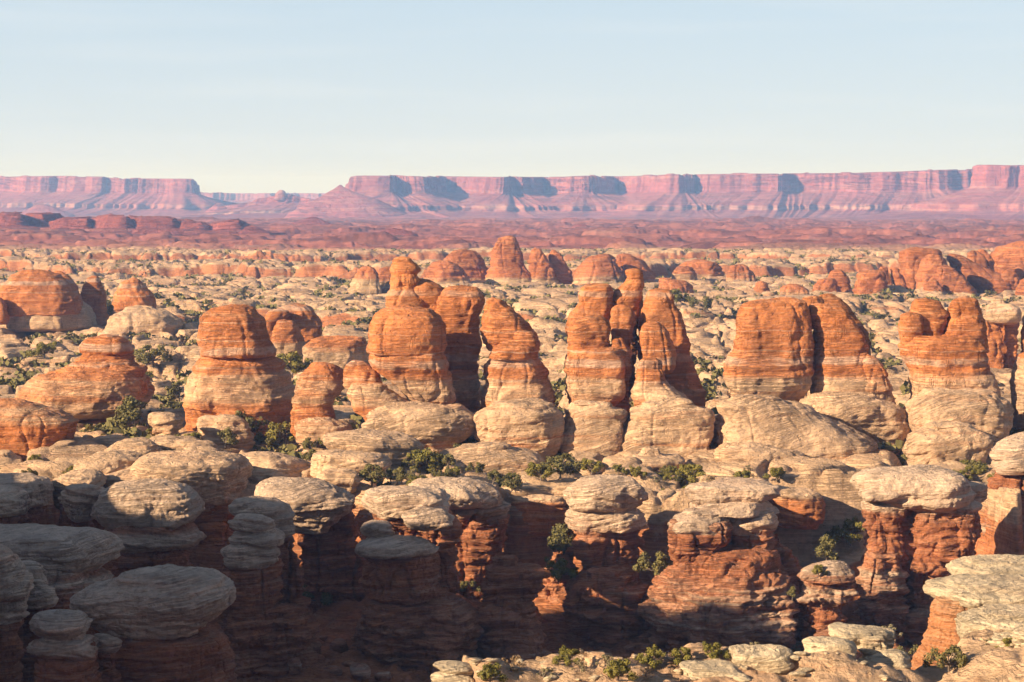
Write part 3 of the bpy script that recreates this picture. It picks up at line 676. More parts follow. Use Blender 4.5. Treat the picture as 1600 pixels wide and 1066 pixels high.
rock('rock_spire', 'tallest peaked red spire on the plain, flat-nosed at its tip', 'rock spire', [
    ('tip', 1620, [(369,786,799,1),(371,782,802,.95),(376,780,806,1)], O(FAR, sink=4)),
    ('body', 1620, [(375,779,806,1),(386,774,811,1),(398,769,817,.95),(412,766,823,1),(424,764,828,.95),(431,762,832,.8),(437,760,836,.2)], O(FAR, sink=9, up=2))], M_dome)
dome('leaning red fin just right of the tall peaked spire', 1610, [(387,832,840,1),(391,829,846,1),(402,827,853,1),(416,826,861,1),(430,828,868,.8),(435,828,870,.2)])
dome('slim red fin, third in line from the tall peaked spire', 1620, [(391,862,868,1),(395,858,874,1),(406,856,882,1),(418,857,889,1),(428,860,894,.8)])
dome('wide red dome right of the spire row', 1600, [(399,930,952,1),(402,918,958,1),(410,908,963,1),(420,904,968,1),(429,902,973,.9),(433,900,975,.3)])
dome('ridged red dome touching the wide dome on its right', 1625, [(397,966,976,1),(400,962,990,1),(406,962,1000,1),(414,963,1010,1),(424,966,1018,1),(431,968,1022,.6)])
dome('small red ledge with a dark slit, in front of the spire row', 1380, [(435,1035,1046,1),(439,1031,1068,1),(446,1030,1082,1),(452,1028,1086,.5)])
dome('flat-topped red hump right of the ridged dome', 1680, [(408,1074,1112,1),(411,1066,1120,1),(418,1060,1125,1),(426,1054,1128,.9),(430,1052,1130,.3)])
dome('low red lobe at the foot of the flat-topped hump', 1640, [(417,1060,1074,1),(420,1055,1082,1),(426,1051,1088,.9),(430,1050,1090,.3)])
dome('little red dome right of the flat-topped hump', 1660, [(413,1148,1160,1),(416,1141,1168,1),(422,1138,1172,1),(428,1135,1178,.5)])
dome('tiny red tooth on the pale plain', 1370, [(440,1184,1194,1),(445,1180,1198,1),(453,1178,1204,.6)])
dome('low red strip of rock right of the tiny tooth', 1330, [(444,1230,1240,.9),(448,1222,1256,.9),(453,1218,1264,.5)])
dome('rounded red boulder-like dome at the left end of the far group', 1390, [(435,1286,1300,1),(438,1277,1306,1),(446,1272,1310,1),(455,1270,1312,.7)])
dome('red dome behind the boulder-like dome', 1410, [(422,1302,1314,1),(426,1297,1320,1),(436,1294,1326,1),(446,1296,1329,1),(454,1300,1329,.6)])
dome('squat round red dome left of the big blocky one', 1385, [(423,1356,1374,1),(427,1342,1382,1),(438,1336,1386,1),(448,1336,1387,1),(459,1335,1388,.6)])
dome('thin shaded red blade between the squat dome and the blocky one', 1410, [(417,1374,1384,1),(424,1372,1390,1),(440,1376,1396,1),(457,1380,1398,.8)])
dome('second shaded red blade beside the blocky dome', 1412, [(420,1392,1404,1),(428,1389,1409,1),(444,1394,1414,1),(457,1400,1418,.8)])
rock('rock_dome', 'big blocky red dome with a diagonal cleft', 'rock dome', [
    ('block', 1440, [(390,1412,1464,1),(393,1407,1468,1),(404,1405,1472,1),(418,1405,1476,1),(432,1408,1478,1),(448,1415,1480,1)], O(FAR, sink=9, n=3.2)),
    ('lobe', 1415, [(398,1450,1466,1),(404,1444,1474,1),(416,1438,1480,1),(430,1432,1486,1),(446,1430,1494,1),(456,1428,1500,.6)], O(FAR, sink=9)),
    ('foot', 1395, [(438,1450,1462,1),(443,1444,1468,1),(452,1442,1472,1),(458,1440,1474,.6)], O(FAR, sink=7))], M_dome)
dome('sloping red lobe falling right from the blocky dome', 1405, [(415,1470,1484,1),(420,1464,1492,1),(432,1464,1502,1),(446,1470,1514,1),(457,1470,1528,.7)])
rock('rock_dome', 'red ridge with two small knobs on its back', 'rock dome', [
    ('back', 1450, [(398,1482,1500,1),(403,1480,1508,1),(414,1484,1532,1),(426,1490,1556,1),(440,1500,1586,1),(452,1508,1604,1),(462,1510,1610,.6)], O(FAR, sink=9)),
    ('knob', 1470, [(392,1516,1530,1),(398,1512,1538,1),(408,1512,1544,1),(416,1514,1548,1)], O(FAR, sink=6)),
    ('knob', 1485, [(390,1530,1538,1),(396,1528,1546,1),(408,1530,1552,1),(416,1532,1554,1)], O(FAR, sink=6))], M_dome)
rock('rock_dome', 'largest far red dome, rising off the right edge', 'rock dome', [
    ('rock_dome', 1530, [(379,1586,1650,1),(384,1570,1665,1),(392,1556,1680,1),(406,1548,1690,1),(422,1546,1695,1),(440,1548,1695,1),(458,1550,1695,.8)], O(FAR, sink=9))], M_dome)
dome('small red cone low on the slope of the far right dome', 1440, [(421,1572,1582,1),(426,1566,1588,1),(434,1564,1592,1),(446,1564,1594,1)])
dome('red dome low at the right edge under the largest far dome', 1400, [(437,1594,1640,1),(444,1589,1650,1),(456,1586,1650,1),(464,1584,1650,.6)])
rock('rock_block', 'pale-topped red block with dark joints behind the twin-humped fin', 'rock block', [
    ('cap', 800, [(473,1545,1572,.1),(478,1536,1584,.1),(488,1534,1590,.1),(498,1534,1590,.15),(505,1540,1584,.4)], O(PIL, sink=0)),
    ('column', 802, [(503,1536,1568,.5),(512,1538,1567,.85),(530,1538,1566,.9),(552,1538,1563,.9),(570,1536,1566,.9)], O(PIL, up=2, sink=6, crack=.9)),
    ('core', 812, [(500,1545,1584,.8),(530,1545,1584,.9),(566,1545,1584,.9)], O(PIL, up=1, sink=8)),
    ('column', 806, [(503,1570,1590,.5),(512,1571,1590,.85),(535,1571,1589,.9),(556,1570,1592,.9)], O(PIL, up=2, sink=8, crack=.9))])
rock('rock_block', 'pale-topped block cut by the right edge, above the fin in shade', 'rock block', [
    ('rock_block', 810, [(488,1598,1660,.1),(494,1594,1670,.1),(504,1594,1670,.3),(512,1596,1670,.9),(550,1596,1670,.9)], O(PIL, sink=6, crack=.9))])
# ------------------------------------------------------------------ mushroom rocks standing in the canyon
CAP = dict(asp=.85, A=.9, ledge=.38, crack=.12, n=2.6, warp=.12, dip=.2, lump=.07, block=.42)
SHA = dict(asp=.85, A=.9, ledge=.44, crack=.8, block=.55, lump=.06, warp=.08, n=2.8, up=2.0, sink=0)
FT = dict(asp=.85, A=1.4, ledge=.55, crack=.5, block=1.1, dip=.1, lump=.09, warp=.12, n=2.8, up=2.0, sink=12)
def mush(label, parts, cat='mushroom rock', name='mushroom_rock', mat=M_canyon):
    return rock(name, label, cat, parts, mat)
M_rockc = M_canyon
mush('sunlit mushroom rock with a domed pale cap on a round tapering shaft', [
    ('cap', 434, [(744,932,962,.05),(747,917,980,.05),(754,903,992,.05),(764,892,1001,.05),(774,887,1005,.05),(784,887,1006,.05),(793,892,1003,.1),(800,904,990,.2)], O(CAP)),
    ('collar', 434, [(799,900,992,.2),(805,891,1002,.15),(814,888,1004,.15),(824,887,1004,.2),(832,889,1003,.35)], O(CAP, up=1.5, ledge=.5)),
    ('shaft', 434, [(829,892,1002,.35),(838,893,1002,.6),(850,896,1001,.8),(862,898,999,.75),(872,899,997,.9),(886,906,995,.9),(898,912,993,.9),(908,915,992,.85),(918,914,994,.8)], O(SHA)),
    ('talus', 438, [(866,872,890,.7),(876,862,900,.7),(892,856,905,.65),(912,850,910,.7),(940,842,915,.7)], O(FT)),
    ('foot', 428, [(906,905,1000,.8),(916,892,1008,.75),(928,885,1014,.6),(945,883,1016,.6),(965,883,1016,.7),(985,892,1014,.8),(1005,893,1010,.7),(1028,890,1008,.8)], O(FT))])
mush('sunlit mushroom rock with stacked pale slabs and a dark recess in its shaft', [
    ('cap', 420, [(757,1110,1186,.05),(761,1094,1204,.05),(768,1086,1211,.05),(778,1080,1208,.05),(786,1079,1192,.05),(792,1084,1172,.1),(796,1092,1165,.2)], O(CAP)),
    ('slab', 419, [(793,1088,1206,.05),(798,1077,1208,.05),(803,1073,1212,.1),(809,1077,1214,.2)], O(CAP, up=1, A=.5)),
    ('slab', 414, [(808,1066,1138,.05),(815,1050,1140,.05),(824,1045,1140,.05),(833,1048,1139,.1),(839,1060,1134,.4)], O(CAP, up=1)),
    ('slab', 417, [(806,1140,1212,.05),(814,1134,1216,.05),(824,1134,1214,.05),(834,1138,1206,.1),(842,1148,1196,.3)], O(CAP, up=1)),
    ('shaft', 414, [(830,1047,1140,.6),(840,1045,1140,.9),(852,1047,1136,.95),(866,1051,1117,.9),(878,1054,1116,.9),(888,1058,1116,.9)], O(SHA, asp=1.0)),
    ('shaft', 418, [(836,1146,1216,.6),(846,1138,1217,.9),(856,1136,1216,.95),(868,1134,1212,.9),(880,1134,1206,.9),(888,1136,1200,.9)], O(SHA, asp=1.0)),
    ('core', 426, [(836,1070,1205,.8),(860,1072,1205,.9),(890,1070,1208,.9)], O(SHA, asp=.7)),
    ('foot', 414, [(882,1058,1216,.85),(892,1052,1226,.85),(906,1040,1236,.7),(922,1030,1246,.6),(940,1022,1252,.5),(958,1018,1256,.55),(974,1018,1258,.5),(990,1022,1258,.45),(1006,1040,1255,.6),(1022,1045,1250,.7)], O(FT, ledge=.45)),
    ('talus', 425, [(898,1022,1044,.7),(908,1014,1058,.65),(925,1008,1062,.6),(950,1002,1064,.7)], O(FT)),
    ('buttress', 424, [(850,1205,1220,.9),(862,1200,1236,.9),(878,1200,1250,.9),(900,1204,1262,.85),(930,1210,1262,.8)], O(SHA, asp=1.1, sink=10)),
    ('boulder', 405, [(897,1168,1178,.4),(902,1161,1184,.4),(912,1159,1184,.4),(922,1162,1178,.5),(930,1165,1174,.6)], O(CAP, sink=1))])
mush('largest sunlit mushroom rock, a broad pale table on two red pillars', [
    ('cap', 430, [(734,1402,1462,.05),(738,1376,1486,.05),(745,1354,1502,.05),(754,1342,1512,.05),(764,1338,1518,.05),(774,1340,1518,.05),(783,1352,1516,.05),(790,1356,1512,.1),(796,1380,1490,.3)], O(CAP, asp=.85, lump=.03)),
    ('ledge', 440, [(755,1505,1534,.05),(762,1496,1540,.05),(772,1494,1544,.05),(780,1496,1540,.1),(788,1500,1534,.3)], O(CAP)),
    ('slab', 428, [(785,1428,1520,.1),(791,1418,1532,.1),(797,1417,1532,.15),(803,1425,1522,.4)], O(CAP, up=1.5)),
    ('slab', 424, [(764,1356,1390,.05),(768,1346,1402,.05),(775,1342,1409,.05),(782,1344,1408,.1),(787,1352,1400,.3)], O(CAP, A=.5)),
    ('pillar', 428, [(784,1350,1406,.15),(792,1344,1410,.35),(802,1346,1411,.5),(816,1347,1411,.75),(834,1348,1412,.8),(852,1348,1413,.85),(870,1347,1414,.8),(888,1344,1414,.7)], O(SHA, asp=1.1, n=3.4, lump=.03)),
    ('pillar', 429, [(799,1420,1526,.5),(812,1417,1528,.6),(826,1417,1529,.9),(842,1418,1529,.75),(858,1418,1528,.95),(876,1420,1527,.9),(892,1424,1524,.85)], O(SHA, asp=.95, crack=1.0, n=3.6, lump=.03)),
    ('core', 434, [(790,1360,1515,.8),(850,1362,1516,.9),(900,1364,1510,.9)], O(SHA, asp=.75, sink=8, lump=.02, n=3.4)),
    ('foot', 424, [(882,1346,1412,.6),(896,1342,1412,.5),(910,1339,1412,.5),(924,1340,1410,.55),(934,1344,1407,.7),(942,1341,1412,.5),(956,1340,1416,.5),(970,1346,1417,.55),(982,1362,1416,.8),(1000,1366,1414,.8)], O(FT)),
    ('foot', 426, [(886,1420,1520,.85),(900,1424,1512,.8),(916,1430,1496,.8),(930,1424,1492,.6),(946,1420,1496,.45),(962,1416,1498,.5),(980,1416,1500,.8)], O(FT))])
mush('low cream-topped block between the two biggest sunlit mushroom rocks', [
    ('top', 408, [(881,1288,1314,.2),(886,1272,1324,.2),(896,1254,1330,.3),(906,1246,1333,.5),(914,1250,1332,.8)], O(CAP)),
    ('body', 408, [(912,1256,1330,.7),(922,1252,1332,.5),(934,1250,1332,.4),(946,1254,1328,.6),(958,1262,1322,.9),(980,1262,1322,.8)], O(FT))], 'rock block', 'rock_block')
mush('canyon wall pillar with an overhanging pale cap at the right edge', [
    ('cap', 468, [(680,1588,1650,.05),(688,1568,1665,.05),(698,1554,1675,.05),(708,1544,1680,.05),(716,1539,1680,.1),(723,1545,1676,.3)], O(CAP)),
    ('collar', 466, [(722,1552,1675,.1),(730,1544,1678,.1),(738,1545,1676,.2),(744,1552,1672,.5)], O(CAP, up=1.5)),
    ('shaft', 468, [(741,1552,1672,.7),(754,1546,1674,.85),(772,1540,1676,.9),(792,1534,1678,.75),(812,1530,1680,.6),(830,1530,1680,.5),(850,1534,1680,.7),(870,1536,1682,.6),(892,1530,1684,.7),(920,1530,1684,.7)], O(SHA, sink=14))])
mush('double-capped rock, brown caps half in sun above shaded ledges', [
    ('cap', 408, [(766,600,664,.05),(770,580,684,.05),(777,568,696,.05),(787,563,704,.05),(797,565,708,.05),(806,572,706,.1),(813,584,690,.3)], O(CAP)),
    ('cap', 436, [(755,664,724,.05),(759,646,744,.05),(767,640,762,.05),(778,642,772,.05),(788,660,776,.1),(796,690,770,.3)], O(CAP, asp=1.0)),
    ('cap', 452, [(757,730,768,.05),(762,722,782,.05),(770,722,788,.05),(778,730,784,.2)], O(CAP)),
    ('slab', 398, [(794,646,676,.05),(800,635,692,.05),(808,630,704,.05),(816,627,711,.05),(823,628,711,.1),(828,640,704,.3)], O(CAP, asp=.8)),
    ('knob', 396, [(817,572,604,.05),(822,566,612,.05),(830,565,617,.05),(838,570,620,.1),(844,582,618,.3)], O(CAP)),
    ('slab', 394, [(844,576,640,.05),(850,562,662,.05),(858,553,676,.05),(866,554,682,.05),(872,564,676,.3)], O(CAP, asp=.9)),
    ('shaft', 396, [(868,566,678,.9),(880,563,682,.9),(900,564,690,.9),(920,566,694,.9),(944,570,692,.9)], O(SHA)),
    ('shaft', 410, [(808,580,704,.6),(826,604,711,.7),(850,620,713,.9),(880,640,714,.9),(920,650,716,.9),(950,640,716,.9)], O(SHA)),
    ('wall', 441, [(774,668,776,.8),(790,672,792,.2),(806,690,800,.3),(816,700,800,.8),(834,704,796,.9),(860,704,790,.9),(890,700,766,.9),(925,698,760,.9)], O(SHA, sink=10, asp=.8)),
    ('foot', 398, [(940,576,700,.75),(950,566,730,.7),(964,560,744,.65),(980,556,748,.65),(996,556,749,.6),(1012,560,748,.7),(1026,566,744,.6),(1040,578,740,.7),(1056,584,738,.6)], O(FT))])
mush('squat flat-topped dark red block alone in the shaded canyon', [
    ('top', 400, [(883,812,836,.9),(886,806,845,.9),(892,804,846,.9),(896,806,844,.9)], O(CAP, A=.3)),
    ('block', 398, [(888,762,812,.9),(891,756,842,.95),(898,755,846,.95),(906,754,846,.95),(920,754,846,.95),(934,757,842,.95),(942,760,836,.9)], O(SHA, n=4.0, crack=.5)),
    ('foot', 396, [(938,756,824,.8),(952,752,830,.8),(970,750,836,.75),(990,749,846,.7),(1010,748,854,.7),(1030,746,860,.6),(1048,748,862,.6)], O(FT))], 'rock block', 'rock_block')
mush('tall shaded pillar topped by a heap of split pale boulders', [
    ('cap', 390, [(780,378,402,.05),(784,372,424,.05),(791,366,446,.05),(800,364,458,.05),(808,370,464,.1),(814,390,460,.3)], O(CAP)),
    ('boulder', 382, [(806,366,404,.05),(811,359,416,.05),(819,357,424,.05),(827,360,426,.1),(832,370,420,.3)], O(CAP, A=.5)),
    ('boulder', 388, [(803,420,450,.05),(810,412,460,.05),(822,410,464,.05),(832,416,460,.1),(840,424,452,.3)], O(CAP, A=.5)),
    ('slab', 383, [(830,372,430,.05),(837,362,440,.05),(846,358,442,.1),(854,360,440,.1)], O(CAP, up=1.5)),
    ('collar', 382, [(852,366,436,.1),(860,352,438,.05),(870,345,440,.05),(880,344,436,.1),(888,352,424,.2),(893,366,412,.6)], O(CAP, up=1.5)),
    ('shaft', 384, [(886,352,430,.9),(900,348,436,.9),(930,346,440,.9),(960,348,442,.9),(978,350,446,.85)], O(SHA)),
    ('shaft', 390, [(850,420,460,.6),(875,426,466,.9),(900,428,476,.9),(930,430,481,.9),(960,432,484,.9),(990,434,486,.9)], O(SHA, crack=1.2)),
    ('foot', 385, [(970,350,470,.8),(985,347,482,.8),(1005,348,486,.75),(1030,350,490,.8),(1060,352,494,.7),(1095,354,496,.8)], O(FT))])
mush('big round cap lit only on its crown, above a pale collar', [
    ('cap', 410, [(755,200,254,.1),(760,181,280,.1),(769,167,298,.1),(781,157,309,.1),(794,150,314,.1),(806,147,314,.1),(816,150,311,.1),(824,160,304,.15),(831,178,290,.3)], O(CAP, n=2.3)),
    ('collar', 408, [(828,178,296,.6),(836,170,304,.5),(844,160,312,.2),(852,158,316,.1),(859,165,308,.1),(864,176,294,.3)], O(CAP, up=1.5)),
    ('shaft', 408, [(860,180,290,.9),(875,179,292,.9),(900,180,292,.9),(940,180,292,.9),(980,180,292,.9)], O(SHA, sink=14))])
mush('wide shaded grey cap reaching in from the left edge', [
    ('cap', 356, [(834,-30,56,.1),(837,-66,100,.1),(843,-90,138,.1),(852,-100,156,.1),(864,-106,168,.1),(876,-108,174,.1),(886,-106,174,.1),(896,-100,166,.1),(905,-92,150,.15),(913,-80,126,.3)], O(CAP, asp=.7)),
    ('shaft', 354, [(908,-80,150,.5),(918,-78,162,.4),(930,-78,164,.6),(950,-76,158,.9),(980,-74,158,.9),(1030,-74,160,.9),(1080,-74,160,.9)], O(SHA, sink=16, asp=.7))])
mush('long whale-shaped shaded grey cap, nearest and widest', [
    ('cap', 318, [(893,222,300,.1),(897,196,326,.1),(904,180,346,.1),(914,164,362,.1),(924,140,372,.1),(934,114,377,.1),(944,98,376,.1),(954,96,370,.1),(964,104,358,.1),(974,122,346,.1),(982,140,330,.2)], O(CAP, asp=.62, A=.9)),
    ('collar', 317, [(976,136,338,.15),(984,144,326,.2),(992,150,318,.25),(999,156,312,.5)], O(CAP, up=1.5, asp=.62)),
    ('shaft', 319, [(994,140,330,.9),(1004,124,356,.9),(1020,112,364,.9),(1044,106,364,.95),(1070,102,366,.95),(1110,100,368,.95)], O(SHA, sink=18, asp=.62))])
mush('small shaded turban-shaped cap on a thick brown collar, lowest at left', [
    ('cap', 304, [(957,84,112,.1),(961,66,128,.1),(968,53,140,.1),(976,45,147,.1),(983,42,149,.1),(990,46,146,.1),(997,56,140,.15),(1003,70,128,.3)], O(CAP, A=.5)),
    ('collar', 303, [(1002,62,134,.3),(1008,50,146,.25),(1016,47,152,.25),(1024,48,153,.3),(1032,56,150,.5)], O(CAP, up=1.5)),
    ('shaft', 303, [(1030,58,148,.9),(1042,56,152,.9),(1060,56,154,.9),(1090,54,156,.9),(1120,52,158,.9)], O(SHA, sink=18))])
mush('tiny flat cap on a thin shaft beside the turban-shaped cap', [
    ('cap', 308, [(993,146,166,.1),(998,141,176,.1),(1005,141,184,.1),(1012,145,188,.1),(1018,152,184,.2),(1022,158,176,.4)], O(CAP, A=.4)),
    ('shaft', 308, [(1018,152,182,.9),(1040,152,184,.9),(1075,150,188,.9)], O(SHA, sink=18))])
mush('shaded dome-capped rock cut by the left edge, on a creased neck', [
    ('cap', 330, [(858,-40,8,.15),(866,-58,22,.15),(878,-70,34,.15),(892,-76,43,.15),(908,-80,49,.15),(922,-80,51,.15),(934,-74,48,.2),(942,-66,40,.4)], O(CAP)),
    ('neck', 330, [(938,-62,44,.15),(946,-58,45,.15),(958,-58,42,.15),(970,-58,40,.15),(979,-54,36,.3)], O(CAP, up=2)),
    ('shaft', 330, [(976,-54,34,.9),(1000,-56,33,.9),(1040,-58,34,.9),(1090,-58,36,.9)], O(SHA, sink=16))])
mush('stair of broken shaded slabs behind the dome-capped rock', [
    ('slab', 342, [(879,30,52,.15),(884,24,62,.15),(892,26,66,.2),(898,32,66,.4)], O(CAP, A=.4)),
    ('slab', 340, [(896,40,66,.3),(906,34,70,.2),(914,34,76,.3),(920,38,76,.4)], O(CAP, A=.4, up=1)),
    ('slab', 338, [(918,36,72,.15),(926,32,82,.15),(936,30,87,.15),(946,32,89,.15),(952,36,84,.3)], O(CAP, A=.4, up=1)),
    ('shaft', 340, [(948,36,84,.9),(970,36,86,.9),(1000,34,88,.9),(1050,30,90,.9)], O(SHA, sink=16))], 'rock stack', 'rock_stack')
mush('rounded shaded rock at the left edge above the grey cap', [
    ('cap', 432, [(748,-20,56,.15),(753,-36,70,.15),(762,-46,78,.15),(774,-48,80,.15),(785,-44,78,.15),(794,-34,72,.3)], O(CAP)),
    ('shaft', 432, [(790,-30,70,.6),(802,-28,70,.8),(830,-26,68,.9),(860,-26,68,.9)], O(SHA, sink=14))])
mush('second rounded shaded rock at the left edge, lower and in front', [
    ('cap', 416, [(766,-60,16,.15),(772,-72,36,.15),(781,-80,50,.15),(792,-82,59,.15),(802,-78,58,.15),(810,-66,44,.3)], O(CAP)),
    ('shaft', 416, [(806,-56,44,.6),(820,-54,44,.8),(850,-54,44,.9),(880,-54,44,.9)], O(SHA, sink=14))])
mush('bulbous shaded rock tucked left of the big round cap', [
    ('cap', 418, [(757,118,146,.15),(763,106,160,.15),(772,100,166,.15),(784,98,162,.15),(796,99,156,.15),(806,102,150,.15),(815,108,146,.3)], O(CAP)),
    ('shaft', 419, [(812,108,146,.7),(824,109,148,.8),(850,110,150,.9),(880,110,150,.9)], O(SHA, sink=14))])
rock('rock_ridge', 'long pale humped ridge running back into the sun', 'rock ridge', [
    ('hump', 442, [(740,112,152,.1),(748,96,166,.1),(758,86,172,.1),(768,80,168,.1),(778,80,156,.1),(788,84,142,.1),(798,92,130,.2)], O(CAP, asp=1.3)),
    ('hump', 470, [(712,150,206,.1),(720,132,222,.1),(732,118,226,.1),(745,112,220,.1),(758,112,210,.2)], O(CAP, asp=1.4, sink=6)),
    ('hump', 505, [(688,204,226,.1),(693,188,240,.1),(702,172,252,.1),(714,160,257,.1),(728,152,257,.1),(742,152,250,.2)], O(CAP, asp=1.4, sink=6)),
    ('shaft', 438, [(794,92,132,.8),(820,92,135,.9),(850,92,135,.9)], O(SHA, sink=14))])
rock('rock_ridge', 'whaleback of pale rock, widest on the left bench, dropping sheer into the canyon', 'rock ridge', [
    ('back', 462, [(716,258,336,.1),(720,234,360,.1),(728,214,378,.1),(740,200,388,.1),(754,194,391,.1),(768,200,391,.1),(782,222,388,.15),(795,254,382,.2),(806,290,374,.4)], O(CAP, asp=1.1, n=2.8)),
    ('lip', 452, [(741,178,230,.1),(746,164,262,.1),(754,156,280,.1),(762,158,276,.15),(770,170,260,.3)], O(CAP)),
    ('wall', 458, [(800,288,378,.8),(820,296,375,.9),(850,300,372,.9),(890,300,372,.9)], O(SHA, sink=14))])
rock('rock_mound', 'smooth sunlit mound between the whaleback and the shrubs', 'rock mound', [
    ('rock_mound', 487, [(711,386,428,.1),(716,368,452,.1),(726,357,474,.1),(738,354,486,.1),(750,358,488,.15),(764,370,486,.25)], O(CAP, sink=7))])
mush('half-shaded pale cap with a tapering right end over a dark red wall', [
    ('cap', 436, [(752,432,474,.1),(756,416,500,.1),(764,404,522,.1),(774,398,540,.1),(784,396,552,.1),(794,400,555,.1),(803,412,550,.15),(811,436,536,.3)], O(CAP, asp=.9)),
    ('ledge', 434, [(806,440,540,.4),(818,446,530,.2),(830,452,520,.3),(838,456,516,.6)], O(CAP, up=1.5)),
    ('wall', 440, [(812,452,552,.9),(830,460,560,.9),(860,470,566,.9),(900,476,570,.9)], O(SHA, sink=14))])
rock('boulder', 'cracked pale boulder on the bench beside the tapering cap', 'boulder', [
    ('boulder', 458, [(735,512,545,.1),(740,500,556,.1),(748,492,561,.1),(757,492,560,.15),(768,500,556,.25)], O(CAP, sink=4))])
# low mounds on the bench, below the fins
for lab, D, rows in (
    ('long sunlit mound below the small pointed dome', 500, [(678,525,600,.1),(683,505,632,.1),(692,498,650,.1),(702,500,658,.15),(716,510,655,.25)]),
    ('low mound among the shrubs in front of the long mound', 482, [(709,500,560,.1),(713,486,590,.1),(722,480,606,.1),(732,486,608,.2)]),
    ('hump of pale rock below the skittle tower', 520, [(686,250,290,.1),(690,236,320,.1),(698,228,336,.15),(708,230,340,.25)]),
    ('pale ledge left of the round-headed tower foot', 545, [(646,242,262,.15),(650,234,278,.15),(658,232,284,.2),(668,236,284,.3)]),
    ('pale ledge under the round-headed tower', 558, [(649,330,360,.15),(654,312,378,.15),(662,306,386,.2),(674,310,388,.3)]),
    ('small pale knob beside the shrubs at the head of the ridge', 500, [(699,300,322,.1),(703,290,338,.1),(711,286,352,.15),(722,290,356,.25)]),
    ('flat pale slab behind the sunlit domed mushroom', 466, [(768,1046,1090,.1),(772,1038,1108,.1),(780,1036,1112,.3),(790,1040,1110,.7)]),
    ('grey slab shelving right of the stacked mushroom rock', 474, [(764,1196,1240,.1),(769,1190,1262,.1),(778,1192,1276,.3),(788,1200,1282,.8)]),
    ('broken pale ledge at the canyon lip by the double-capped rock', 456, [(772,794,850,.15),(777,786,884,.15),(786,784,892,.5),(800,786,892,.9)])):
    rock('rock_mound', lab, 'rock mound', [('rock_mound', D, rows, O(CAP, sink=6, ledge=.5))])
# ------------------------------------------------------------------ near ledge at the bottom right
NB = dict(asp=.9, A=1.0, ledge=.38, crack=.3, block=.35, n=2.9, dip=.12, lump=.07)
rock('boulder', 'upper of two leaning pale boulders at the foot of the picture', 'boulder', [
    ('boulder', 206, [(982,1312,1344,.05),(985,1298,1370,.05),(991,1291,1388,.05),(999,1294,1399,.05),(1007,1312,1403,.05),(1014,1336,1398,.1),(1019,1350,1388,.3)], O(NB))], M_near)
rock('boulder', 'lower pale boulder, round-nosed, leaning against the upper one', 'boulder', [
    ('top', 199, [(1001,1276,1306,.05),(1005,1268,1320,.05),(1012,1264,1332,.05),(1020,1264,1339,.05),(1028,1266,1339,.1),(1035,1270,1328,.2)], O(NB)),
    ('bottom', 199, [(1033,1268,1330,.1),(1042,1265,1344,.05),(1052,1264,1348,.1),(1064,1266,1350,.2)], O(NB, up=1, sink=5))], M_near)
rock('boulder', 'pale boulder with pitted edge under the upper leaning boulder', 'boulder', [
    ('top', 203, [(1012,1345,1388,.2),(1020,1346,1396,.4)], O(NB, up=1, sink=1)),
    ('bottom', 202, [(1020,1366,1404,.05),(1027,1352,1416,.05),(1036,1346,1423,.05),(1046,1346,1421,.1),(1056,1348,1410,.2),(1068,1350,1400,.3)], O(NB, sink=4))], M_near)
rock('boulder', 'long pale humped boulder on the near ledge, sunlit from the left', 'boulder', [
    ('boulder', 197, [(1016,1156,1196,.05),(1020,1144,1222,.05),(1028,1137,1240,.05),(1037,1136,1247,.05),(1047,1140,1246,.1),(1058,1150,1238,.3)], O(NB, sink=3))], M_near)
rock('rock_slab', 'tilted pale slab left of the long humped boulder', 'rock slab', [
    ('rock_slab', 194, [(1038,1070,1100,.05),(1042,1060,1128,.05),(1050,1056,1156,.05),(1060,1060,1176,.1),(1072,1068,1186,.2)], O(NB, sink=3))], M_near)
rock('rock_slab', 'pale tongue of rock jutting left over the dark canyon', 'rock slab', [
    ('upper', 193, [(1039,683,704,.05),(1042,679,722,.05),(1047,682,740,.05),(1052,690,748,.05),(1057,700,746,.2)], O(NB, asp=1.2, A=.4)),
    ('lower', 192, [(1056,690,730,.1),(1061,678,742,.05),(1068,674,746,.1),(1080,678,744,.2)], O(NB, up=.5, sink=4))], M_near)
rock('rock_slab', 'low pale slab on the near ledge behind the sage bushes', 'rock slab', [
    ('rock_slab', 200, [(1041,838,866,.05),(1044,826,884,.05),(1049,822,892,.1),(1056,824,894,.2)], O(NB, sink=2))], M_near)
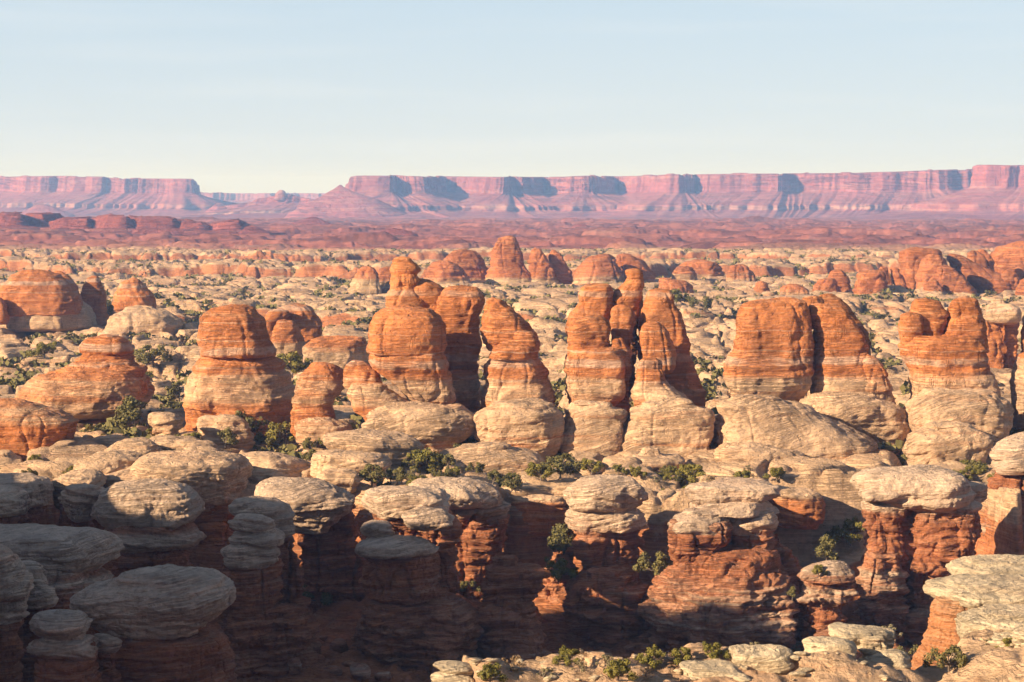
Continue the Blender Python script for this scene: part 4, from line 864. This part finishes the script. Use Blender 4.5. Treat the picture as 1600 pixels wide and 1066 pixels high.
rock('rock_outcrop', 'stepped cream outcrop with a red wall, filling the bottom right corner', 'rock outcrop', [
    ('ledge', 243, [(876,1556,1610,.05),(879,1547,1635,.05),(885,1546,1650,.05),(891,1550,1650,.1)], O(NB, A=.4)),
    ('ledge', 236, [(886,1506,1610,.02),(890,1494,1650,.02),(898,1488,1670,.02),(908,1488,1680,.02),(917,1496,1680,.05),(925,1506,1680,.1),(936,1520,1680,.1)], O(NB, up=.5)),
    ('ledge', 226, [(925,1482,1640,.02),(931,1466,1680,.02),(939,1459,1690,.02),(948,1460,1690,.05),(957,1470,1690,.1),(966,1488,1690,.2)], O(NB, up=.5)),
    ('red_wall', 224, [(953,1462,1560,.6),(964,1460,1560,.9),(980,1458,1560,.9),(1000,1455,1560,.9),(1016,1450,1560,.9),(1030,1440,1560,.9),(1046,1428,1560,.9)], O(NB, up=1, sink=5, crack=.6)),
    ('ledge', 216, [(968,1524,1660,.02),(974,1506,1690,.02),(983,1497,1700,.02),(994,1495,1700,.02),(1005,1497,1700,.05),(1014,1504,1700,.1)], O(NB, up=.5)),
    ('ledge', 212, [(1012,1506,1700,.05),(1022,1514,1700,.02),(1034,1518,1700,.05),(1046,1522,1700,.1),(1058,1522,1700,.2),(1075,1524,1700,.2)], O(NB, up=1, sink=4, crack=.8)),
    ('boulder', 206, [(990,1590,1640,.02),(996,1582,1660,.02),(1006,1580,1670,.02),(1016,1584,1670,.1)], O(NB, sink=2))], M_near)
# ------------------------------------------------------------------ far mesas and cliffs
def mesa(name, label, cat, rim, base, mat, talus=260, back=900, du=9, rough=1.0, cliff=.40, seed=0, smooth_t=60, zig=.40, jag=0.):
    """rim: (px, py of the rim, distance) along the cliff's edge; sheet = plateau, cliff, talus, lower ledge, toe."""
    pts = []
    for (px, py, D) in rim:
        x, z = at(px, py, D); pts.append((float(x), D, float(z)))
    pts = np.array(pts)
    L = np.concatenate([[0], np.cumsum(np.hypot(np.diff(pts[:, 0]), np.diff(pts[:, 1])))])
    t = np.arange(0, L[-1], du)
    x, y, zt = (np.interp(t, L, pts[:, k]) for k in range(3))
    so = seed * 13.1
    if jag: zt = zt + jag * (np.round(2.2 * fbm(t / 55., so, 2.2, 3)) * .5 + .5 * perlin(t / 14., so, 1.1))
    def smooth(a, w):
        if w < 1: return a
        k = np.hanning(2 * int(w) + 3); k /= k.sum()
        return np.convolve(np.pad(a, len(k) // 2, mode='edge'), k, 'valid')
    ym = smooth(y, 110); y = ym + zig * (y - ym)
    tx, ty = np.gradient(smooth(x, smooth_t)), np.gradient(smooth(y, smooth_t)); tl = np.hypot(tx, ty)
    ox, oy = ty / tl, -tx / tl
    prof = [(-back, 1.0, 0), (-back * .4, 1.0, 0), (-60, 1.0, 0), (-18, 1.0, 0), (0, .985, 0)]
    c0 = 1 - cliff
    for q in np.linspace(0, 1, 16)[1:]: prof.append((2 + 12 * q, .985 - (.985 - c0) * q, 1))
    for q in np.linspace(0, 1, 16)[1:]: prof.append((14 + talus * .5 * q, c0 - (c0 - .30) * (q ** .85), 2))
    for q in np.linspace(0, 1, 6)[1:]: prof.append((14 + talus * .5 + 6 * q, .30 - .10 * q, 3))
    for q in np.linspace(0, 1, 12)[1:]: prof.append((20 + talus * .5 + talus * .6 * q, .20 - .20 * q ** .8, 4))
    prof.append((talus * 1.5, -.08, 4))
    V = []; B = []
    n1 = fbm(t / 260., so, .3, 3); n2 = perlin(t / 45., so, 1.3); n3 = perlin(t / 17., so, 4.3)
    g1 = np.abs(perlin(t / 70., so, 7.7)); g2 = np.abs(perlin(t / 28., so, 9.7))
    for (off, hf, kind) in prof:
        w = {0: 1, 1: 1 + 3 * (1 - hf), 2: 3 + smooth_t * min(1, (off - 14) / (talus * .5)), 3: smooth_t, 4: smooth_t * 1.4}[kind]
        xs, ys = smooth(x, w), smooth(y, w)
        z = base + (zt - base) * hf
        if kind in (0, 1):
            o = off - rough * (38 * n1 + 15 * n2 + 8 * n3)
            if kind == 0 and off < -40: o = np.full_like(t, off)
            z = z + (rough * 3.5 * np.round(1.5 * perlin(t / 120., so, hf * 1.0)) if kind == 0 else 0)
            if kind == 1: o = o + rough * 5 * perlin(t / 24., so, hf * 12)
        else:
            a = min(1, (off - 14) / (talus * .5))
            o = off - rough * ((1 - a) * (38 * n1 + 15 * n2 + 8 * n3) + a * 60 * n1) - rough * 75 * a * (g1 - .25) - rough * 36 * a * (g2 - .25) + rough * 6 * perlin(t / 30, so, off / 30.)
            z = z - rough * 10 * a * (1 - a) * g2
        V.append(np.stack([xs * (ys - o) / ys, ys - o, z], -1) if kind == 0 and off < -40 else np.stack([xs + ox * o, ys + oy * o, z], -1))
        B.append(np.full(len(t), {0: .7, 1: 1.05, 2: .72, 3: .5, 4: .85}[kind]) + .2 * perlin(t / 200, so, hf * 5))
    V = np.array(V); B = np.array(B)
    base_pt = V.reshape(-1, 3).mean(0); base_pt[2] = base
    o = link(name, mesh_from(name, V.reshape(-1, 3) - base_pt, grid_faces(len(prof), len(t)), mat, {'band': B.ravel()}), None, base_pt)
    return tag(o, label, cat)
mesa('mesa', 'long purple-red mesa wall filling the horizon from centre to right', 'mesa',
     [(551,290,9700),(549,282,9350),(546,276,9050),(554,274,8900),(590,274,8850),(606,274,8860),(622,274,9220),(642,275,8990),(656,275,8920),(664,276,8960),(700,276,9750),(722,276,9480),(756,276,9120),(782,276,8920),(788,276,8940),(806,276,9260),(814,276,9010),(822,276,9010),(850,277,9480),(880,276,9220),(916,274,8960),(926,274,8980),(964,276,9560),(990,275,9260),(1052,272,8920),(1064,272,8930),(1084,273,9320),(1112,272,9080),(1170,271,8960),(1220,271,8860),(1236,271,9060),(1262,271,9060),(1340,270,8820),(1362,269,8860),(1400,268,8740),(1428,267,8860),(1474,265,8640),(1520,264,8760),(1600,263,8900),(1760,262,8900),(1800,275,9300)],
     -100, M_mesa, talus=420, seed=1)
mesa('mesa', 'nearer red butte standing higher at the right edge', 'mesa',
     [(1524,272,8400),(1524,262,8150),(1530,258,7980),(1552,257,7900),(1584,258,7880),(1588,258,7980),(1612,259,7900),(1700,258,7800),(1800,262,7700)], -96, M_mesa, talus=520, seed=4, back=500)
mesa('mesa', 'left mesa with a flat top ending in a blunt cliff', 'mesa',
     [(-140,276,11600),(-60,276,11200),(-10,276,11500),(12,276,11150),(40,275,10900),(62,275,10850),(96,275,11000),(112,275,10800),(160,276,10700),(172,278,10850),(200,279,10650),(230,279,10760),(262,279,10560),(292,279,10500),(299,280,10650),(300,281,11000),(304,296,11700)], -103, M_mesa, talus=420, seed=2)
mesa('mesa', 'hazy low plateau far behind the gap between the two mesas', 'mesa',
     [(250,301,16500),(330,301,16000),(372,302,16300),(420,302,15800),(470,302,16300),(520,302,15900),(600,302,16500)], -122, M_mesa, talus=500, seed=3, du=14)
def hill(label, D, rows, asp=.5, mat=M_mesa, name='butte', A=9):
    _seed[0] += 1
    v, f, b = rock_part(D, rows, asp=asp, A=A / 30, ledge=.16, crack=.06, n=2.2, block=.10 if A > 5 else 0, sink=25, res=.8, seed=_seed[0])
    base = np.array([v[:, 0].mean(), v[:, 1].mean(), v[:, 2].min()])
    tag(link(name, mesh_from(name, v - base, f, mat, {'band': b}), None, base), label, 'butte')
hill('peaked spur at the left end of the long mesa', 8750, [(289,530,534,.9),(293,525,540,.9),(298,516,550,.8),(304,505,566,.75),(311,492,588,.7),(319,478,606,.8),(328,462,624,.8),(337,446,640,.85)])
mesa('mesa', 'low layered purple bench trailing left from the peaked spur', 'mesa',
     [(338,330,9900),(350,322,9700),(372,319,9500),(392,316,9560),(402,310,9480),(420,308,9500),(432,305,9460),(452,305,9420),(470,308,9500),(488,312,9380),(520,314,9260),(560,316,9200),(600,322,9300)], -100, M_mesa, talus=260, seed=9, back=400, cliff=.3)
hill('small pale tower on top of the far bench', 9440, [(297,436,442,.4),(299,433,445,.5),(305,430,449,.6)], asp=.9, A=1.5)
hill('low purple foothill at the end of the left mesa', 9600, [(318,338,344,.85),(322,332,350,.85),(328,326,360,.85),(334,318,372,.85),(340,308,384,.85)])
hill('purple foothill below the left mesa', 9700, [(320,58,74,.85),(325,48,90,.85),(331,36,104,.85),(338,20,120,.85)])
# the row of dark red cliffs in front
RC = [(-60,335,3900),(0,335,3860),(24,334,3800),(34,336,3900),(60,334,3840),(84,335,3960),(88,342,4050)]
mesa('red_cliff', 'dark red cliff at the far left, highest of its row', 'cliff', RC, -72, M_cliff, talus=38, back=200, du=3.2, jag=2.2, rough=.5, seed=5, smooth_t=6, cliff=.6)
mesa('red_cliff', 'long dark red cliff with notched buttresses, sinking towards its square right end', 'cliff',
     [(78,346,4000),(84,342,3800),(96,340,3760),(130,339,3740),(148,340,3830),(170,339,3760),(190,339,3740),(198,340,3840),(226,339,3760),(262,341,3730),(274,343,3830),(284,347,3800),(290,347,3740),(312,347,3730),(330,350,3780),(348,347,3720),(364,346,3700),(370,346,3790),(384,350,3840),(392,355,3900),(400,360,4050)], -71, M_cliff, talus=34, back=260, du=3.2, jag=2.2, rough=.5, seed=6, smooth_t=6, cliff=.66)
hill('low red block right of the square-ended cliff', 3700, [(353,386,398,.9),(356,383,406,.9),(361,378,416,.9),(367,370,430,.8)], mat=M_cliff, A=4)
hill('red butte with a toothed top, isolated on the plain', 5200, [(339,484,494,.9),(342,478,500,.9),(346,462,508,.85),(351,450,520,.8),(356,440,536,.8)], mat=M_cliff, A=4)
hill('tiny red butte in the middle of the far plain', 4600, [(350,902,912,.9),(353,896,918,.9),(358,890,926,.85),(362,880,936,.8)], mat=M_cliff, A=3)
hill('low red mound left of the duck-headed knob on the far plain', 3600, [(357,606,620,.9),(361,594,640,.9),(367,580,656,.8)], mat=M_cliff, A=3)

# ------------------------------------------------------------------ junipers, bushes and sage
def tube(a, b, r0, r1, n=6):
    a, b = np.array(a, float), np.array(b, float); d = b - a; d /= np.linalg.norm(d)
    u = np.cross(d, [0.3, .9, .2]); u /= np.linalg.norm(u); w = np.cross(d, u)
    th = np.linspace(0, 2 * math.pi, n, endpoint=False)
    ring = np.cos(th)[:, None] * u + np.sin(th)[:, None] * w
    return np.vstack([a + ring * r0, b + ring * r1]), grid_faces(2, n, True)
def crown_mesh(name, rs, mat, lobes, leaves, size):
    V = []; F = []; k = 0
    for (c, r) in lobes:
        m = max(12, int(leaves * r * r))
        for _ in range(m):
            d = rs.normal(size=3); d /= np.linalg.norm(d)
            rad = (.55 + .5 * rs.rand()) if rs.rand() < .8 else rs.rand()
            p = np.array(c) + d * rad * np.array([r, r, r * .9])
            if p[2] < .04: continue
            # a sprig: two crossed small quads leaning outward
            u = rs.normal(size=3); u -= d * (u @ d) * .5; u /= np.linalg.norm(u)
            w = np.cross(d, u); w /= np.linalg.norm(w) + 1e-6
            s = size * (.6 + .8 * rs.rand())
            q = [p - u * s * .5, p + w * s * .5, p + u * s * .5 + d * s * .35, p - w * s * .5 + d * s * .2]
            V += q; F.append([k, k + 1, k + 2, k + 3]); k += 4
    return mesh_from(name, np.array(V), np.array(F), mat, smooth=False)
def limbs_mesh(name, rs, lobes, r0):
    V = []; F = []; k = 0
    fork = np.array([rs.normal() * .04, rs.normal() * .04, .28])
    for a, b, ra, rb in [((0, 0, -.12), fork, r0, r0 * .8)] + [(fork, np.array(c), r0 * .6, r0 * .2) for c, r in lobes]:
        v, f = tube(a, b, ra, rb); V.append(v); F.append(f + k); k += len(v)
    return mesh_from(name, np.vstack(V), np.vstack(F), M_bark)
def shrub_kind(seed, mat, tall, spread, n, leaves, size):
    """unit height 1: lobes of leaf sprigs on forked limbs"""
    rs = np.random.RandomState(seed)
    lobes = []
    for i in range(n):
        h = (.28 + .62 * rs.rand()) if i else .78
        a = rs.rand() * 6.28; rr = spread * (1.05 - .65 * h) * (.4 + .8 * rs.rand()) if tall else spread * (.9 - .5 * h) * (.4 + .9 * rs.rand())
        lobes.append(((rr * math.cos(a), rr * math.sin(a), h), .12 + .13 * rs.rand() * (1.25 - h)))
    return crown_mesh('crown', rs, mat, lobes, leaves, size), limbs_mesh('trunk', rs, lobes, .045)
KINDS = {
    'juniper': [shrub_kind(11, M_leaf, True, .42, 17, 5600, .06), shrub_kind(12, M_leaf, True, .55, 19, 5200, .06), shrub_kind(13, M_leaf, True, .34, 14, 5600, .055)],
    'bush': [shrub_kind(21, M_olive, False, .75, 20, 4600, .065), shrub_kind(22, M_olive, False, .9, 24, 4400, .065), shrub_kind(23, M_leaf, False, .85, 20, 4400, .065)],
    'sage': [shrub_kind(31, M_pale, False, .95, 12, 2300, .09), shrub_kind(32, M_dry, False, .8, 10, 1500, .08)],
}
rnd = random.Random(5)
def plant(kind, v, x, y, z, h, label, group=None, w=1.0):
    crown, trunk = KINDS[kind][v % len(KINDS[kind])]
    name = {'juniper': 'juniper_tree', 'bush': 'bush', 'sage': 'sagebrush'}[kind]
    root = link(name, None, None, (x, y, z)); root.empty_display_size = .5
    root.scale = (h * w, h * w, h); root.rotation_euler = (0, 0, rnd.random() * 6.28)
    tag(root, label, {'juniper': 'tree', 'bush': 'bush', 'sage': 'bush'}[kind], group)
    link('crown', crown, root); link('trunk', trunk, root)
    return root
def at_pixel(kind, v, px, py, hpx, label, ymin=150, group=None, w=1.0, Y=None):
    if Y is None: x, y, z = hit(px, py, ymin)
    else:
        y = Y; x, z = (float(q) for q in at(px, py, Y))
    plant(kind, v, x, y, z - .03 * hpx / FPX * y, 1.02 * hpx / FPX * y, label, group, w * 1.02)

SINGLE = [
    ('juniper',0,211,672,54,'tallest upright juniper in the gap between the two left towers',430),
    ('juniper',1,272,712,34,'dark juniper at the head of the long humped ridge',430),
    ('juniper',1,402,690,58,'big dark juniper, largest of the clump in front of the round-headed tower',430),
    ('juniper',0,380,682,44,'juniper at the left of the clump before the round-headed tower',430),
    ('bush',0,446,694,36,'olive bush at the right foot of the clump before the round-headed tower',430),
    ('bush',2,424,704,32,'low bush in front of the clump before the round-headed tower',430),
    ('bush',0,300,700,26,'olive bush between the hump of rock and the small pale knob',430),
    ('bush',2,570,720,26,'bush between the long mound and the low mound',430),
    ('juniper',0,715,704,36,'juniper left of the stepped pillow, beside a wide bush',430),
    ('bush',0,845,752,30,'olive bush on the sand left of the narrow pillow',430),
    ('juniper',2,432,672,40,'juniper at the right of the big clump by the round-headed tower',430),
    ('juniper',0,352,702,34,'juniper on the bench left of the big clump',430),
    ('bush',2,280,632,36,'dark bush at the left foot of the round-headed tower',520),
    ('bush',1,455,592,42,'dark bush in the cleft right of the round-headed tower',560),
    ('bush',0,510,690,30,'bush on the bench below the skittle tower',430),
    ('bush',2,487,705,22,'low bush left of the long mound',430),
    ('juniper',0,745,700,36,'juniper against the stepped pillow',430),
    ('bush',2,690,706,36,'wide dark bush between the low pillow and the stepped pillow',430),
    ('bush',1,665,738,38,'large grey-green bush on the bench centre',430),
    ('juniper',1,580,760,36,'juniper left of the double-capped rock',430),
    ('bush',0,655,764,24,'round bush behind the double-capped rock',430),
    ('juniper',0,770,760,26,'small juniper right of the double-capped rock caps',430),
    ('juniper',1,800,768,28,'juniper at the canyon lip, second from the double-capped rock',430),
    ('bush',2,875,748,42,'large dark bush at the foot of the narrow pillow',430),
    ('bush',0,925,742,26,'bush in front of the narrow pillow foot',430),
    ('bush',0,1078,754,30,'wide bush below the broad smooth pillow',430),
    ('bush',0,1160,756,22,'bush below the overhanging piers',430),
    ('bush',0,1214,764,22,'bush under the shaded piers',430),
    ('juniper',2,1412,732,22,'little bush in the dark joint below the twin-humped fin',430),
    ('bush',2,1570,688,26,'bush on the slope at the right, below the cut-off fin',430),
    ('bush',0,900,784,22,'light bush left of the sunlit domed mushroom cap',430),
    ('bush',0,105,640,20,'bush behind the tilted shelf',520),
    ('bush',1,72,505,24,'dark bush below the pocked dome',700),
    ('juniper',1,157,502,36,'dark juniper at the foot of the shaded pointed dome',700),
    ('bush',1,70,560,26,'bush in the hollow left of the squat tower',560),
    ('bush',2,240,578,36,'dark bush between the squat tower and round-headed tower',600),
    ('bush',1,1055,478,26,'dark bush on the plain right of the sloping fin',800),
    ('bush',2,1100,486,24,'dark bush, right of two, beyond the sloping fin',800),
]
for k, v, px, py, h, lab, ym in SINGLE:
    at_pixel(k, v, px, py, h, lab, ym, w=1.15)
# junipers down in the canyon, on the shafts' feet
for k, v, px, py, h, Y, lab in (
    ('juniper',0,882,868,52,436,'leafy tree climbing the left flank of the sunlit domed mushroom'),
    ('bush',1,872,905,34,431,'dark bush in the shade below the leafy tree'),
    ('bush',2,1030,905,46,424,'bush beside the stacked mushroom rock shaft'),
    ('juniper',2,1292,882,46,410,'pale half-bare tree on the low cream-topped block'),
    ('bush',0,1278,900,18,404,'small green bush on the low cream-topped block'),
    ('juniper',2,1238,936,20,400,'thin sapling left of the low cream-topped block'),
    ('bush',0,1420,990,44,None,'wide bush at the foot of the largest mushroom rock'),
    ('bush',2,635,975,20,392,'dark tuft on the shaded foot of the double-capped rock'),
    ('juniper',1,735,930,40,None,'dark juniper between the double-capped rock and the squat red block'),
    ('bush',1,520,905,40,None,'dark shaded bush in the hollow behind the boulder-topped pillar'),
    ('bush',2,500,950,40,None,'lower dark shaded bush beside the boulder-topped pillar'),
    ('bush',1,1330,850,40,None,'dark bush in the alcove left of the largest mushroom rock')):
    at_pixel(k, v, px, py, h, lab, 330, Y=Y)
# the near ledge
for k, v, px, py, h, lab in (
    ('bush',0,765,1072,32,'olive bush nearest the jutting tongue of rock'),
    ('sage',1,800,1050,26,'bare twiggy bush behind the olive bush by the tongue of rock'),
    ('bush',1,888,1042,28,'round yellow-green bush at the left of the near ledge'),
    ('sage',0,905,1054,18,'grey sage beside the round yellow-green bush'),
    ('bush',0,965,1066,36,'bush at the bottom edge, centre of the ledge'),
    ('sage',0,945,1042,20,'grey sage at the ledge rim'),
    ('bush',1,1020,1044,32,'widest yellow-green bush on the near ledge'),
    ('bush',0,1064,1040,28,'bush right of the widest yellow-green bush'),
    ('bush',1,1115,1032,28,'dense yellow-green bush above the tilted slab'),
    ('bush',0,1157,1016,22,'small bush behind the long humped boulder'),
    ('bush',1,1213,1020,28,'bush at the right end of the long humped boulder'),
    ('sage',0,1178,1020,16,'grey sage between two bushes behind the humped boulder'),
    ('sage',0,1250,1022,18,'grey sage left of the leaning boulders'),
    ('sage',0,850,1064,20,'sage low on the ledge left of centre'),
    ('sage',1,1010,1062,16,'dry tuft in front of the widest bush'),
    ('sage',0,1080,1058,16,'dry sage in front of the tilted slab'),
    ('bush',2,1425,1040,34,'dark green bush in the gully by the red wall'),
    ('bush',2,1482,1052,46,'dark green bush under the stepped outcrop'),
    ('sage',0,1398,1002,26,'pale brush below the wide gully bush')):
    at_pixel(k, v, px, py, h, lab, 165)
for k, v, px, py, h, Y, lab in (
    ('bush',0,1570,1020,28,208,'yellow-green bush growing on a ledge of the stepped outcrop'),
    ('bush',0,1590,935,24,228,'bush at the right edge of the stepped outcrop'),
    ('sage',0,1592,895,22,236,'grey brush on the top ledge of the stepped outcrop'),
    ('bush',0,1598,1048,26,206,'bush at the right edge low on the stepped outcrop'),
    ('sage',0,1545,1012,14,208,'sage tuft beside the yellow-green bush on the outcrop'),
    ('sage',0,1588,968,16,220,'sage tuft on the middle ledge of the outcrop')):
    at_pixel(k, v, px, py, h, lab, Y=Y)

# the rest: scattered where sand lies between the domes
fx = np.array([f[:4] for f in FOOT if f[1] < 1800])
rs = np.random.RandomState(3)
r0 = int(np.searchsorted(gy, 470)); r1 = int(np.searchsorted(gy, 2500))
cand = []
rows = rs.randint(r0, r1, 130000); cols = rs.randint(45, 45 + nu, 130000)
sx, sy, sz, ss = GX[rows, cols], GY[rows, cols], GZ[rows, cols], GS[rows, cols]
keep = (ss > .44) & (np.abs(sx) < .262 * sy) & (rs.rand(130000) < np.clip((sy / 1500) ** 1.1, .12, 1))
sx, sy, sz = sx[keep], sy[keep], sz[keep]
free = np.ones(len(sx), bool)
for (x0, y0, a, b) in fx:
    free &= ((sx - x0) / (a + 1)) ** 2 + ((sy - y0) / (b + 1)) ** 2 > 1
sx, sy, sz = sx[free], sy[free], sz[free]
order = np.argsort(sy); sx, sy, sz = sx[order], sy[order], sz[order]
rb = random.Random(77)
extra = 0
for (xa, xb, ya, yb, n) in ((340, 470, 650, 705, 12), (250, 560, 660, 730, 18), (560, 800, 690, 770, 22), (640, 770, 690, 745, 8), (860, 1240, 738, 770, 12), (180, 300, 590, 690, 9)):
    for _ in range(n):
        X_, Y_, Z_ = hit(rb.uniform(xa, xb), rb.uniform(ya, yb), 460)
        if any(((X_ - f[0]) / (f[2] + .5)) ** 2 + ((Y_ - f[1]) / (f[3] + .5)) ** 2 < 1 for f in fx if f[1] < 700): continue
        kd = rb.choice(('bush', 'bush', 'sage', 'sage', 'juniper'))
        plant(kd, rb.choice((0, 1, 2)), X_, Y_, Z_ - .08, rb.uniform(1.0, 3.4) * (1.4 if kd == 'juniper' else .8 if kd == 'sage' else 1),
              {'bush': 'green bush growing on the sandy bench before the fins', 'sage': 'pale grey or straw brush on the sandy bench before the fins', 'juniper': 'small juniper on the sandy bench before the fins'}[kd], {'bush': 'bushes on the bench', 'sage': 'brush on the bench', 'juniper': 'junipers on the bench'}[kd], 1.1)
        extra += 1
N_IND = 300 - 75 - extra
ZONES = [(640, 'low bush in the sand around the feet of the fins', 'bushes around the feet of the fins'),
         (800, 'bush in a sandy gap just behind the row of fins', 'bushes just behind the fins'),
         (4000, 'bush in a sandy pocket of the pale plain behind the fins', 'bushes on the pale plain')]
for i in range(min(N_IND, len(sx))):
    lab, grp = next((l, g) for (lim, l, g) in ZONES if sy[i] < lim)
    kind = 'bush' if rnd.random() < .72 else 'juniper'
    h = rnd.uniform(1.1, 2.8) * (1.2 if kind == 'juniper' else 1)
    plant(kind, rnd.choice((0, 1, 2, 2, 1)), float(sx[i]), float(sy[i]), float(sz[i]) - .1, h, lab, grp, 1.1)
# beyond those, the uncountable scrub of the far plain
V = []; F = []; k = 0
for i in range(N_IND, len(sx)):
    D = sy[i]; h = rnd.uniform(1.0, 3.4)
    for _ in range(int(14 if D < 1500 else 8)):
        c = np.array([sx[i] + rnd.gauss(0, h * .55), sy[i] + rnd.gauss(0, h * .55), sz[i] + h * rnd.uniform(.1, .85)])
        u = rs.normal(size=3); u *= h * .38 / np.linalg.norm(u); w = np.cross(u, rs.normal(size=3)); w *= h * .38 / (np.linalg.norm(w) + 1e-6)
        V += [c - u, c - w, c + u, c + w]; F.append([k, k + 1, k + 2, k + 3]); k += 4
if V:
    o = link('scrub', mesh_from('scrub', np.array(V), np.array(F), M_leaf, smooth=False))
    tag(o, 'dark scrub dotted thickly over the far pale plain', None, None, 'stuff')
print('SCATTER', len(sx))

# ------------------------------------------------------------------ rubble on the canyon floor
_rub = []
for s in range(4):
    v, f, b = rock_part(400, [(990,-6+800,6+800,.6),(994,790,811,.6),(1000,788,813,.6),(1006,792,810,.7)], asp=.8, A=.5, ledge=.3, crack=.4, n=3.2, seed=90 + s, res=1.6, warp=.15)
    FOOT.pop(); c = v.mean(0); c[2] = v[:, 2].min()
    _rub.append(mesh_from('boulder', v - c, f, M_canyon, {'band': b}))
for i, (px, py) in enumerate([(415,1050),(440,1030),(462,1046),(490,1036),(520,1050),(545,1042),(470,1010),(505,1000),(530,1018),(560,1056),(600,1062),(850,1050),(870,1030),(905,1046),(930,1040),(985,1020),(1010,1000),(1035,1010),(1265,985),(1285,972),(1310,980),(1335,990),(1250,1000),(1300,1000),(725,1062),(690,1058)]):
    x, y, z = hit(px, py, 330)
    o = link('boulder', _rub[i % 4], None, (x, y, z - .5))
    s = rnd.uniform(.7, 1.9); o.scale = (s * 1.3, s, s * .8); o.rotation_euler = (rnd.uniform(-.2, .2), rnd.uniform(-.2, .2), rnd.random() * 6.28)
    tag(o, 'fallen dark red boulder lying on the shaded canyon floor', 'boulder', 'boulders on the canyon floor')

_st = []
for s_ in range(3):
    v, f, b = rock_part(200, [(990,796,804,.05),(993,791,809,.05),(997,789,812,.05),(1003,791,810,.1)], asp=.8, A=.5, ledge=.3, crack=.3, block=.3, n=3.0, seed=120 + s_, res=1.5, warp=.15)
    FOOT.pop(); c = v.mean(0); c[2] = v[:, 2].min()
    _st.append(mesh_from('stone', v - c, f, M_near, {'band': b}))
rb = random.Random(9)
for i in range(70):
    px, py = rb.uniform(740, 1450), rb.uniform(1022, 1066)
    x, y, z = hit(px, py, 165)
    if y > 215: continue
    s_ = rb.uniform(.25, 1.0) ** 1.6
    o = link('stone', _st[i % 3], None, (x, y, z - .12 * s_)); o.scale = (s_ * 1.2, s_, s_ * .7); o.rotation_euler = (0, 0, rb.random() * 6.28)
    tag(o, 'loose pale stone lying on the near ledge', 'stone', 'loose stones on the near ledge')

# ------------------------------------------------------------------ the air
hv = np.array([(-9000, -300, -190), (9000, -300, -190), (9000, 26000, -190), (-9000, 26000, -190), (-9000, -300, 230), (9000, -300, 230), (9000, 26000, 230), (-9000, 26000, 230)], float)
hf = np.array([(0, 3, 2, 1), (4, 5, 6, 7), (0, 1, 5, 4), (1, 2, 6, 5), (2, 3, 7, 6), (3, 0, 4, 7)])
M_haze = bpy.data.materials.new('haze'); M_haze.use_nodes = True
nt = M_haze.node_tree; nt.nodes.remove(nt.nodes['Principled BSDF'])
pv = nt.nodes.new('ShaderNodeVolumePrincipled')
pv.inputs['Color'].default_value = (.24, .46, 1.0, 1)
pv.inputs['Density'].default_value = 7.5e-5
pv.inputs['Absorption Color'].default_value = (1, 1, 1, 1)
pv.inputs['Anisotropy'].default_value = .0
nt.links.new(pv.outputs['Volume'], nt.nodes['Material Output'].inputs['Volume'])
tag(link('haze', mesh_from('haze', hv, hf, M_haze, smooth=False)), 'thin blue desert haze', None, None, 'stuff')
